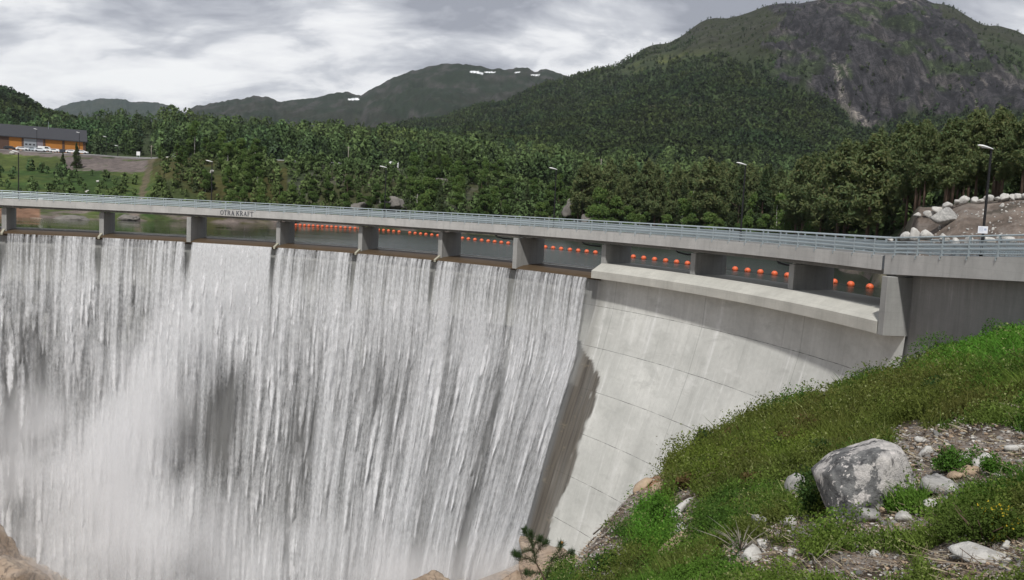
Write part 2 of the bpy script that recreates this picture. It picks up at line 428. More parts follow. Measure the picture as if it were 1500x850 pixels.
sweep([(1.15, -9), (1.15, 2.93), (1.75, 2.93), (1.75, -9)], ARCL - .3, TEND, .9, 'wing_wall', M['wing'], dam)
sweep([(1.02, -1.35), (1.02, -1.22), (1.14, -1.22), (1.14, -1.35)], ARCL + 5, TEND, .9, 'wall_cable', M['black'], dam)
for th in (49.5, 40.0, 30.3, 20.8, 11.9):
    ts = (R_(TH0) - R_(th)) * RD
    pts = [path(ts - 1.0, 4.75, 3.1), path(ts - .9, 4.75, 2.75), path(ts - .5, 4.75, 2.48), path(ts + .6, 4.75, 2.36), path(ts + 2.2, 4.75, 2.34)]
    MB().tube(pts, .10, 8).build('drain_pipe', M['rubber'], bridge, True)
for th in PTH:
    m = MB(); t = R_(th)
    for rr in (1.45, 3.4):
        m = MB(); m.box((CX + (RD + rr) * math.cos(t), CY + (RD + rr) * math.sin(t), 2.80), (.5, .45, .13), t); m.build('bearing', M['ledge'], bridge)

# letters of the owner's name, cut from plate with serifs
GL = {
 'O': dict(w=.74, arcs=[((.37, .5), .37, .5, .25, .43, 0, 360)]),
 'T': dict(w=.66, boxes=[(.27, 0, .39, 1), (.02, .93, .64, 1), (.0, .76, .06, 1), (.60, .76, .66, 1), (.17, 0, .49, .05)]),
 'R': dict(w=.76, boxes=[(.1, 0, .22, 1), (0, 0, .32, .05), (0, .95, .3, 1)], arcs=[((.3, .74), .33, .26, .21, .2, -90, 90)], polys=[[(.30, .5), (.44, .5), (.78, 0), (.6, 0)]], extra=[(.22, .94, .32, 1), (.22, .48, .32, .54)]),
 'A': dict(w=.78, polys=[[(.08, 0), (.15, 0), (.42, .92), (.37, 1)], [(.37, 1), (.44, 1), (.74, 0), (.58, 0), (.36, .88)]], boxes=[(.22, .31, .56, .37), (0, 0, .24, .05), (.5, 0, .82, .05)]),
 'K': dict(w=.80, boxes=[(.1, 0, .22, 1), (0, 0, .32, .05), (0, .95, .32, 1), (.5, .95, .78, 1)], polys=[[(.22, .46), (.28, .42), (.70, .97), (.60, .97)], [(.30, .52), (.42, .6), (.82, 0), (.64, 0)]]),
 'F': dict(w=.62, boxes=[(.1, 0, .22, 1), (0, 0, .32, .05), (0, .94, .6, 1), (.22, .49, .46, .55), (.55, .76, .6, .96), (.42, .4, .46, .63)]),
}
def lettering():
    m = MB(); H = .70; z0 = 3.37; th_start = 78.95
    def place(px, pz, depth):
        # px along the beam (metres from the start, to the right), pz height, depth in front of the beam
        a = R_(th_start) - px / RD
        return (CX + (RD - depth) * math.cos(a), CY + (RD - depth) * math.sin(a), pz)
    def prism(poly):
        n = len(poly); v = [place(x, z0 + y * H, .003) for x, y in poly] + [place(x, z0 + y * H, .05) for x, y in poly]
        m.add(v, [tuple(range(n)), tuple(range(n, 2 * n))[::-1]] + [(i, n + i, n + (i + 1) % n, (i + 1) % n) for i in range(n)])
    x0 = 0.0
    for ch in 'OTRA KRAFT':
        if ch == ' ': x0 += .20; continue
        g = GL[ch]; S = .70
        for b in g.get('boxes', []) + g.get('extra', []): prism([(x0 + b[0] * S, b[1]), (x0 + b[2] * S, b[1]), (x0 + b[2] * S, b[3]), (x0 + b[0] * S, b[3])])
        for p in g.get('polys', []): prism([(x0 + a * S, b) for a, b in p])
        for (c, ro, rzo, ri, rzi, a0, a1) in g.get('arcs', []):
            n = 20 if a1 - a0 > 200 else 10
            for k in range(n):
                A, B = R_(a0 + (a1 - a0) * k / n), R_(a0 + (a1 - a0) * (k + 1) / n)
                prism([(x0 + (c[0] + ro * math.cos(A)) * S, c[1] + rzo * math.sin(A)), (x0 + (c[0] + ro * math.cos(B)) * S, c[1] + rzo * math.sin(B)),
                       (x0 + (c[0] + ri * math.cos(B)) * S, c[1] + rzi * math.sin(B)), (x0 + (c[0] + ri * math.cos(A)) * S, c[1] + rzi * math.sin(A))])
        x0 += g['w'] * S + .10
    m.build('lettering', M['letter'], bridge)
lettering()

# railings
def railing(off, label, side):
    g = empty('guard_rail'); tag(g, label, 'railing')
    n = 12
    circ = lambda c, z, r: [(c + r * math.cos(2 * pi * k / 8), z + r * math.sin(2 * pi * k / 8)) for k in range(8)]
    sweep(circ(off, 5.42, .055), 0, TEND, .85, 'top_rail', M['galv'], g, True)
    for z, hh in ((5.14, .03), (4.92, .07), (4.66, .07), (4.40, .03)):
        sweep([(off - .02, z - hh), (off - .035, z), (off - .02, z + hh), (off + .02, z + hh), (off + .02, z - hh)], 0, TEND, .85, 'rail', M['galv'], g)
    sp = 2.5; t = 1.0 if True else 0
    t = (R_(TH0) - R_(100.95)) * RD % sp; ts = []
    while t < TEND:
        ts.append(t); t += sp
    p0 = None
    for t in ts:
        x, y, dz = path(t, off, 4.22); x2, y2, _ = path(t + .1, off, 4.22); rz = math.atan2(y2 - y, x2 - x)
        if p0 is None:
            m = MB(); m.box((0, 0, .58), (.12, .09, 1.24)); m.box((0, -.06 * side, -.02), (.16, .2, .03)); m.box((0, -.05 * side, 1.17), (.10, .16, .05))
            m.box((0, -.14 * side, -.10), (.05, .05, .22))
            p0 = m.build('post', M['galv'], g); o = p0
            b = MB()
            for k in range(1, 19): b.box((k * .1316, 0, .55), (.036, .03, .76))
            q0 = b.build('baluster_panel', M['galv_mesh'], g); q = q0
        else:
            o = p0.copy(); COL.objects.link(o); q = q0.copy(); COL.objects.link(q)
        o.location = (x, y, dz); o.rotation_euler = (0, 0, rz)
        q.location = (x, y, dz); q.rotation_euler = (0, 0, rz)
railing(.12, 'galvanised bridge railing on the dam side above the lettered beam', 1)
railing(4.45, 'galvanised bridge railing on the lake side behind the nearer railing', -1)

# lamps on the lake side
def street_lamp(loc, h, label, group, head_dir, sc=1.0):
    g = empty('street_lamp', loc); tag(g, label, 'street lamp', group)
    MB().tube([(0, 0, 0), (0, 0, .9), (0, 0, .92), (0, 0, h - .15)], [.11 * sc, .11 * sc, .085 * sc, .07 * sc], 10).build('pole', M['black'], g, True)
    m = MB(); prof = [(-.12, .055, .05), (.05, .09, .07), (.35, .15, .10), (.65, .17, .11), (.88, .12, .07), (.98, .03, .02)]
    n = 10; vs = []
    for (a, w, hh) in prof:
        for k in range(n):
            q = 2 * pi * k / n; zz = math.sin(q) * hh * (1.0 if math.sin(q) > 0 else .35)
            vs.append((a * sc, math.cos(q) * w * sc, h - .02 + a * .18 * sc * (1 if a < .5 else 1) + zz * sc))
    fs = [(i * n + k, i * n + (k + 1) % n, (i + 1) * n + (k + 1) % n, (i + 1) * n + k) for i in range(len(prof) - 1) for k in range(n)]
    fs += [tuple(range(n))[::-1], tuple((len(prof) - 1) * n + k for k in range(n))]
    m.add(vs, fs); hd = m.build('lamp_head', M['lampwhite'], g, True); hd.rotation_euler = (0, 0, head_dir)
    m = MB(); m.box((.42 * sc, 0, h + .02 * sc), (.42 * sc, .2 * sc, .03 * sc)); ln = m.build('lamp_lens', M['lens'], hd)
    MB().box((.02, 0, h - .16), (.12 * sc, .10 * sc, .14)).build('bracket', M['black'], g).rotation_euler = (0, 0, head_dir)
    return g
LN = ['black street lamp on the bridge before the grass bank under the warehouse',
      'black street lamp on the bridge just left of the wall lettering, before the brown hillside',
      'black street lamp on the bridge that stands in front of the white camper van',
      'black street lamp on the bridge before the grey cliff gap in the trees',
      'black street lamp on the bridge before the tall pines, over the pale ledge']
for th, lb in zip((100.4, 81.45, 62.43, 43.5, 24.42), LN):
    p = polar(RD + 4.3, th, 4.1); street_lamp(tuple(p), 7.55, lb, 'lamps along the bridge', R_(192))
street_lamp((30.1, 55.45, 4.2), 7.25, 'black street lamp with a white notice on it, before the rubble bank', 'lamps along the bridge', R_(188))
def notice():
    g = empty('notice_sign', (30.02, 55.38, 6.05)); tag(g, 'small square white notice strapped to the lamp pole by the rubble bank', 'sign'); g.rotation_euler = (0, 0, R_(-28))
    MB().box((0, -.12, .22), (.56, .02, .46)).build('panel', simple('notice_white', (.8, .82, .86), .4, 0, .04), g, bevel=.004)
    m = MB()
    for k in range(4): m.box((-.10, -.133, .36 - .07 * k), (.24, .003, .02))
    m.box((.14, -.133, .25), (.13, .003, .12)); m.build('print', simple('notice_print', (.42, .48, .62), .5), g)
    MB().box((0, -.06, .22), (.08, .12, .05)).build('clamp', M['galv'], g)
notice()

# ================================================================== FALLING WATER
def water_material(kind):
    t = NT('falling_water_' + kind); uv = t.coord('uv'); u, v, _ = t.sep(uv)     # u metres along the crest, v metres fallen
    cov = t.sep(t.attr('cov'))[0]
    if kind == 'veil':
        fine = t.noise(t.comb(t.math('MULTIPLY', u, 2.3), t.math('MULTIPLY', v, .055)), 1., 4, .62)
        mid = t.noise(t.comb(t.math('MULTIPLY', u, .6), t.math('MULTIPLY', v, .022)), 1., 4, .6)
        lace = t.noise(t.comb(t.math('MULTIPLY', u, 3.2), t.math('MULTIPLY', v, 1.5)), 1., 3, .65)
        a = t.math('ADD', t.math('MULTIPLY', t.math('SUBTRACT', fine, .5), t.mr(v, 4, 17, 1.9, .5)), t.math('MULTIPLY_ADD', mid, 1.25, .475))
        a = t.math('ADD', a, t.math('MULTIPLY', lace, .42))
        thr = t.math('SUBTRACT', 1.86, t.math('MULTIPLY', cov, 1.05))
        al = t.mr(t.math('SUBTRACT', a, thr), -.15, .45, 0.0, .95)
        b = t.mix(t.mr(lace, .35, .65), (.64, .65, .66), (.84, .85, .86))
        bump = t.bump(t.math('ADD', t.math('MULTIPLY', fine, .5), t.math('MULTIPLY', lace, .6)), .12, .6)
    else:
        sc = {'clump': (.85, .20), 'comet': (.44, .085)}[kind]
        warp = t.noise(t.comb(t.math('MULTIPLY', u, .5), t.math('MULTIPLY', v, .05)), 1., 3, .6)
        uu = t.math('ADD', u, t.math('MULTIPLY', t.math('SUBTRACT', warp, .5), 1.2))
        p = t.comb(t.math('MULTIPLY', uu, sc[0]), t.math('MULTIPLY', v, sc[1]))
        vo = t.voro(p, 1.0); vo.voronoi_dimensions = '2D'
        dx, dy, _ = t.sep(t.vmath('SUBTRACT', p, vo.outputs['Position']))
        # each cell is one falling tongue: broad faint tail above, bright pointed head below
        head = t.mr(dy, -.75, .30, 0.0, 1.0)
        cut = t.mr(dy, .52, .30, 0.0, 1.0)
        fz = t.noise(t.comb(t.math('MULTIPLY', u, 1.9), t.math('MULTIPLY', v, .75)), 1., 4, .7)
        wid = t.math('MULTIPLY_ADD', dy, -.50, .34); wid = t.math('MAXIMUM', wid, .05)
        lat = t.mr(t.math('ADD', t.math('DIVIDE', t.math('ABSOLUTE', dx), wid), t.math('MULTIPLY', t.math('SUBTRACT', fz, .5), 1.8)), 1.0, .1, 0, 1)
        ton = t.math('MULTIPLY', t.math('MULTIPLY', head, cut), lat)
        rnd = t.sep(vo.outputs['Color'])[0]
        ton = t.math('MULTIPLY', ton, t.mr(rnd, .1, .9, .35, 1.15))
        fr = t.noise(t.comb(t.math('MULTIPLY', u, 1.5), t.math('MULTIPLY', v, .65)), 1., 4, .68)
        col = t.noise(t.comb(t.math('MULTIPLY', u, .55), t.math('MULTIPLY', v, .012)), 1., 4, .65)
        al = t.math('MULTIPLY', ton, t.mr(fr, .25, .62, .60, 1.10))
        al = t.math('ADD', al, t.math('MULTIPLY', t.mr(fr, .45, .8), t.mr(v, 8, 22, .26, .06) if kind == 'clump' else .04))
        al = t.math('MULTIPLY', al, t.mr(col, .32, .60, .20, 1.25))
        al = t.math('MULTIPLY', t.math('MULTIPLY', al, cov), 1.35, clamp=True)
        b = t.mix(t.mr(fr, .3, .7), (.76, .77, .78), (.93, .93, .94))
        bump = t.bump(t.math('ADD', ton, t.math('MULTIPLY', fr, .5)), 0.04, .25)
    d = t.n('ShaderNodeBsdfDiffuse'); t.set(d.inputs[0], b); t.set(d.inputs['Normal'], bump)
    tl = t.n('ShaderNodeBsdfTranslucent'); t.set(tl.inputs[0], b)
    mx = t.n('ShaderNodeMixShader'); mx.inputs[0].default_value = .30; t.t.links.new(d.outputs[0], mx.inputs[1]); t.t.links.new(tl.outputs[0], mx.inputs[2])
    tr = t.n('ShaderNodeBsdfTransparent'); m2 = t.n('ShaderNodeMixShader'); t.set(m2.inputs[0], al)
    t.t.links.new(tr.outputs[0], m2.inputs[1]); t.t.links.new(mx.outputs[0], m2.inputs[2]); t.t.links.new(m2.outputs[0], t.out.inputs['Surface'])
    return t.m
def fall_r(z, th):   # the nappe: leaves the lip, then runs down close to the wall
    lip = RD - .02
    free = lip - 1.05 * np.sqrt(np.maximum(-1.06 - z, 0) / 8.0)
    fr_ = face_r(z, th) - .22; d = free - fr_; return fr_ + .5 * (d - np.sqrt(d * d + .35))
def build_falls():
    mats = [water_material('veil'), water_material('clump'), water_material('comet')]
    Vs, Fs, UVs, Cv, Mi = [], [], [], [], []; base = 0
    for k, (off, zt) in enumerate(((0, -1.16), (.3, -1.6), (.7, -3.0))):
        nu, nv = 520, 180
        th = np.linspace(TH0, TE, nu); z = np.linspace(zt, -59.5, nv)
        TH, Z = np.meshgrid(th, z, indexing='ij'); u = (TH0 - TH) * ARC; v = -1.16 - Z
        growth = sstep(0, 14, v)
        relief = (fbm(u / 1.8, v / 26, 3, 21 + k) - .5) * (.04 + .16 * growth) + (fbm(u / 5, v / 14, 3, 31 + k) - .5) * .9 * growth
        r = fall_r(Z, TH) - off * growth + relief * (.5 + .5 * k) - .04
        if k == 0: r = np.minimum(r, face_r(Z, TH) - .06)
        t = np.radians(TH); V = np.stack([CX + r * np.cos(t), CY + r * np.sin(t), Z], -1).reshape(-1, 3)
        P = proj(V).reshape(nu, nv, 2); px, py = P[..., 0], P[..., 1]
        # how much water runs where: thick jet left of the middle, thin places, wakes under the piers
        g = lambda cx, cy, sx, sy: np.exp(-((px - cx) / sx) ** 2 - ((py - cy) / sy) ** 2)
        jetx = np.interp(py, [350, 430, 520, 600, 700], [335, 300, 235, 195, 150]); jw = np.interp(py, [350, 450, 600, 700], [45, 38, 60, 110])
        jet = np.exp(-((px - jetx) / jw) ** 2)
        jet2 = np.exp(-((px - np.interp(py, [360, 470, 620], [385, 360, 300])) / 26) ** 2) * sstep(600, 480, py)
        thin = 1.0 * g(300, 640, 55, 80) + .65 * g(345, 560, 30, 55) + .55 * g(110, 590, 45, 60) + .55 * g(560, 560, 60, 55) + .35 * g(440, 640, 30, 90) + .45 * g(200, 470, 60, 50) + .35 * g(60, 480, 50, 60)
        wake = np.zeros_like(u)
        for pth in PTH:
            if pth > TE:
                du = np.abs(u - (TH0 - pth + .15) * ARC - .02 * v); wake += np.exp(-(du / (.42 - .012 * np.minimum(v, 20))) ** 2) * np.exp(-(v / 5.5))
        colv = fbm(u / 4.5, v * 0 + 2.2, 4, 77)
        if k == 0:
            cov = .88 - .18 * sstep(6, 18, v) - .09 * sstep(15, 24, v) + .55 * jet + .3 * jet2 - .36 * thin - 1.3 * wake + (.45 + .55 * sstep(8, 20, v)) * (colv - .5) - .20 * sstep(10, 1, v)
        elif k == 1:
            cov = .35 + .75 * sstep(2, 12, v) - .45 * sstep(14, 24, v) + .6 * jet + .3 * jet2 - .9 * thin - 1.5 * wake + .9 * (colv - .5)
        else:
            cov = 1.05 * sstep(3, 18, v) + .3 * jet - .85 * thin + .9 * (fbm(u / 3, v * 0 + 9.2, 4, 57) - .5)
        edge = sstep(0, 1.1, (TH - TE) * ARC)
        cov = np.clip(cov, 0, 1.5) * (edge if k else np.maximum(edge, .0))
        Vs.append(V); Fs.append(gridfaces(nu, nv) + base); UVs.append(np.stack([u.ravel(), v.ravel()], 1)); Cv.append(cov.ravel()); Mi.append(np.full((nu - 1) * (nv - 1), k)); base += len(V)
    o = mesh_np('waterfall', np.concatenate(Vs), np.concatenate(Fs), mats, None, True, {'cov': np.concatenate(Cv)}, np.concatenate(UVs), np.concatenate(Mi))
    tag(o, 'white sheet of water streaming down the face of the dam', 'waterfall', kind='structure')
build_falls()

# ================================================================== TERRAIN BEYOND THE LAKE
# ground profile per viewing column: column px at the horizon -> list of (distance, height)
def E(e, Y): return EYE + e * Y / F          # e = apparent rise above the horizon in px
PROF = {
 -250: [(185, -.6), (230, 4), (290, 13), (330, 20.5), (345, 21.2), (420, 22), (600, 40), (800, E(110, 800)), (1000, E(150, 1000)), (1300, E(120, 1300)), (2200, E(60, 2200)), (2700, 60)],
 0:    [(188, -.6), (230, 4), (290, 13), (330, 20.3), (345, 21.2), (420, 22), (600, 34), (800, E(105, 800)), (1000, E(134, 1000)), (1300, E(105, 1300)), (2200, E(60, 2200)), (2700, 60)],
 90:   [(193, -.6), (230, 4), (290, 12.5), (330, 20), (345, 21), (420, 22), (600, 38), (800, E(90, 800)), (1000, E(104, 1000)), (1300, E(80, 1300)), (2200, E(40, 2200)), (2700, 60)],
 130:  [(195, -.6), (230, 4), (290, 12.5), (330, 20), (345, 21), (420, 22), (600, E(80, 600)), (800, E(86, 800)), (1000, E(86, 1000)), (1300, E(70, 1300)), (2200, E(40, 2200)), (2700, 60)],
 200:  [(203, -.6), (240, 5), (290, 12.5), (330, 19.5), (345, 20.5), (420, 24), (600, E(90, 600)), (800, E(84, 800)), (1000, E(80, 1000)), (1300, E(60, 1300)), (2200, E(40, 2200)), (2700, 60)],
 250:  [(215, -.6), (240, 7), (280, 16), (320, 19.8), (345, 20.5), (420, 25), (600, E(92, 600)), (800, E(84, 800)), (1000, E(80, 1000)), (1300, E(60, 1300)), (2200, E(40, 2200)), (2700, 60)],
 330:  [(225, -.6), (250, 8), (285, 17), (320, 20.3), (345, 20.8), (420, 26), (600, E(90, 600)), (800, E(84, 800)), (1000, E(80, 1000)), (1300, E(60, 1300)), (2200, E(40, 2200)), (2700, 60)],
 430:  [(235, -.6), (255, 9), (285, 18), (320, 20.8), (345, 21), (420, 26), (600, E(86, 600)), (800, E(84, 800)), (1000, E(84, 1000)), (1300, E(80, 1300)), (2200, E(88, 2200)), (2700, 80)],
 520:  [(238, -.6), (255, 9), (285, 18), (320, 20.8), (345, 21), (420, 26), (600, E(86, 600)), (800, E(86, 800)), (1000, E(88, 1000)), (1300, E(90, 1300)), (2200, E(98, 2200)), (2700, 100)],
 620:  [(236, -.6), (255, 8), (285, 16), (320, 20), (345, 20.5), (420, 25), (600, E(78, 600)), (800, E(84, 800)), (1000, E(94, 1000)), (1500, E(110, 1500)), (2200, E(124, 2200)), (2700, 150)],
 720:  [(232, -.6), (250, 7), (280, 14), (320, 18), (345, 19), (420, 23), (600, E(68, 600)), (800, E(84, 800)), (1000, E(100, 1000)), (1500, E(130, 1500)), (2200, E(156, 2200)), (2700, 200)],
 800:  [(225, -.6), (240, 5), (275, 10), (320, 15), (360, 18), (420, 22), (600, E(64, 600)), (800, E(84, 800)), (1000, E(106, 1000)), (1500, E(150, 1500)), (2200, E(192, 2200)), (2700, 250)],
 880:  [(212, -.6), (225, 3), (270, 6), (330, 10), (420, 17), (600, E(58, 600)), (800, E(84, 800)), (1000, E(112, 1000)), (1500, E(168, 1500)), (2200, E(218, 2200)), (2700, 300)],
 950:  [(203, -.6), (212, 1.5), (260, 3.5), (330, 8), (450, 18), (600, E(56, 600)), (800, E(86, 800)), (1000, E(120, 1000)), (1500, E(195, 1500)), (2200, E(252, 2200)), (2700, 350)],
 1030: [(196, -.6), (205, 1.2), (260, 3.2), (330, 8), (450, 18), (600, E(56, 600)), (800, E(90, 800)), (1000, E(130, 1000)), (1500, E(222, 1500)), (2200, E(296, 2200)), (2700, 400)],
 1130: [(186, -.6), (195, 1.2), (260, 3.4), (330, 8), (450, 17), (600, E(52, 600)), (800, E(90, 800)), (1000, E(130, 1000)), (1250, E(190, 1250)), (1550, E(280, 1550)), (2100, E(322, 2100)), (2700, 450)],
 1200: [(150, -.6), (160, 1.5), (220, 4), (330, 8), (450, 16), (600, E(46, 600)), (800, E(84, 800)), (1000, E(120, 1000)), (1250, E(172, 1250)), (1500, E(292, 1500)), (2050, E(329, 2050)), (2700, 450)],
 1255: [(122, -.6), (132, 2.5), (200, 5), (330, 8), (450, 15), (600, E(44, 600)), (800, E(80, 800)), (1000, E(108, 1000)), (1250, E(140, 1250)), (1480, E(292, 1480)), (2000, E(337, 2000)), (2700, 450)],
 1300: [(94, -.6), (100, 2.5), (130, 4.5), (200, 6), (330, 9), (450, 15), (600, E(44, 600)), (800, E(80, 800)), (1000, E(108, 1000)), (1250, E(142, 1250)), (1480, E(292, 1480)), (2000, E(340, 2000)), (2700, 450)],
 1345: [(60, 3.4), (66, 4.0), (72, 5.6), (80, 8.2), (95, 8.8), (130, 9.3), (200, 9.5), (330, 10), (450, 16), (600, E(46, 600)), (800, E(84, 800)), (1000, E(112, 1000)), (1280, E(160, 1280)), (1480, E(280, 1480)), (2000, E(328, 2000)), (2700, 450)],
 1420: [(53, 3.5), (60, 4.5), (66, 6.4), (75, 8.9), (90, 9.4), (130, 9.8), (200, 10), (330, 12), (450, 18), (600, E(50, 600)), (800, E(88, 800)), (1000, E(118, 1000)), (1280, E(170, 1280)), (1480, E(262, 1480)), (2000, E(298, 2000)), (2700, 420)],
 1500: [(47, 3.6), (56, 4.8), (62, 6.8), (72, 9.3), (90, 9.9), (130, 10.2), (200, 10.5), (330, 14), (450, 20), (600, E(54, 600)), (800, E(92, 800)), (1000, E(124, 1000)), (1280, E(178, 1280)), (1480, E(248, 1480)), (2000, E(284, 2000)), (2700, 400)],
 1700: [(38, 3.8), (50, 5), (60, 8), (72, 10), (90, 10.5), (130, 11), (200, 12), (330, 16), (450, 24), (600, E(60, 600)), (800, E(96, 800)), (1000, E(130, 1000)), (1280, E(180, 1280)), (1480, E(230, 1480)), (2000, E(262, 2000)), (2700, 380)],
}
_pc = sorted(PROF); _pu = np.array([uofpx(p) for p in _pc])
_LY = np.linspace(math.log(36), math.log(2700), 420)
_TAB = []
for p in _pc:
    a = np.array(PROF[p]); z = np.interp(_LY, np.log(a[:, 0]), a[:, 1])
    z = np.where(_LY < math.log(a[0, 0]), -.6 - 6 * np.minimum((math.log(a[0, 0]) - _LY) * 6, 1) if a[0, 1] < 0 else a[0, 1], z)
    zs = z.copy()
    for _ in range(4): zs[1:-1] = .25 * zs[:-2] + .5 * zs[1:-1] + .25 * zs[2:]
    _TAB.append(zs)
_TAB = np.array(_TAB)
def terr(u, Y, noise=True):
    u = np.asarray(u, float); Y = np.asarray(Y, float); ly = np.log(Y)
    j = np.clip(np.searchsorted(_pu, u) - 1, 0, len(_pu) - 2); f = np.clip((u - _pu[j]) / (_pu[j + 1] - _pu[j]), 0, 1); f = f * f * (3 - 2 * f)
    k = np.clip((ly - _LY[0]) / (_LY[1] - _LY[0]), 0, len(_LY) - 1.001); k0 = k.astype(int); g = k - k0
    a = _TAB[j, k0] * (1 - g) + _TAB[j, k0 + 1] * g; b = _TAB[j + 1, k0] * (1 - g) + _TAB[j + 1, k0 + 1] * g
    z = a * (1 - f) + b * f
    if not noise: return z
    X = u * Y
    z = z + (fbm(X / 14, Y / 14, 3, 5) - .5) * 1.6 * sstep(.2, 3, z) * sstep(900, 60, Y) * np.where(flatmask(u, Y) > .5, .06, 1)
    am = sstep(420, 1100, Y)
    z = z + am * ((fbm(X / 260, Y / 260, 5, 11) - .5) * 26 + (fbm(X / 60, Y / 60, 4, 15) - .5) * 11)
    rk = rockmask(u, Y)
    rid = 1 - np.abs(2 * fbm(X / 90 + .4 * fbm(X / 30, Y / 30, 2, 3), Y / 150, 5, 41) - 1)
    z = z + rk * sstep(1900, 1560, Y) * ((rid - .7) * 60 + (fbm(X / 22, Y / 30, 4, 43) - .5) * 26)
    return z
def flatmask(u, Y):   # parking and road benches
    return ((Y > 322) & (Y < 385) & (u < uofpx(700))).astype(float)
ROCKPOLY = [(1165, -40), (1140, 20), (1120, 60), (1128, 105), (1160, 130), (1210, 150), (1232, 178), (1262, 190), (1300, 186), (1340, 178), (1400, 166), (1520, 168), (1600, 160), (1600, 110), (1490, 100), (1440, 70), (1400, 42), (1375, 16), (1350, -10), (1330, -40)]
def inpoly(px, py, poly):
    ins = np.zeros(px.shape, bool); n = len(poly)
    for i in range(n):
        x1, y1 = poly[i]; x2, y2 = poly[(i + 1) % n]
        if y1 == y2: continue
        c = ((y1 > py) != (y2 > py)) & (px < (x2 - x1) * (py - y1) / (y2 - y1) + x1); ins ^= c
    return ins
_pcu = None
def basepx(u, Y):
    z = terr(u, Y, False); P = proj(np.stack([np.ravel(u * Y), np.ravel(np.broadcast_to(Y, np.shape(u))), np.ravel(z)], 1))
    return P[:, 0].reshape(np.shape(z)), P[:, 1].reshape(np.shape(z))
def rockmask(u, Y):
    px, py = basepx(u, Y)
    n = (fbm(px / 40, py / 30, 4, 61) - .5) * 70
    m = inpoly(px + n, py + n * .6, ROCKPOLY) & (Y > 1150) & (Y < 2400)
    return m.astype(float)

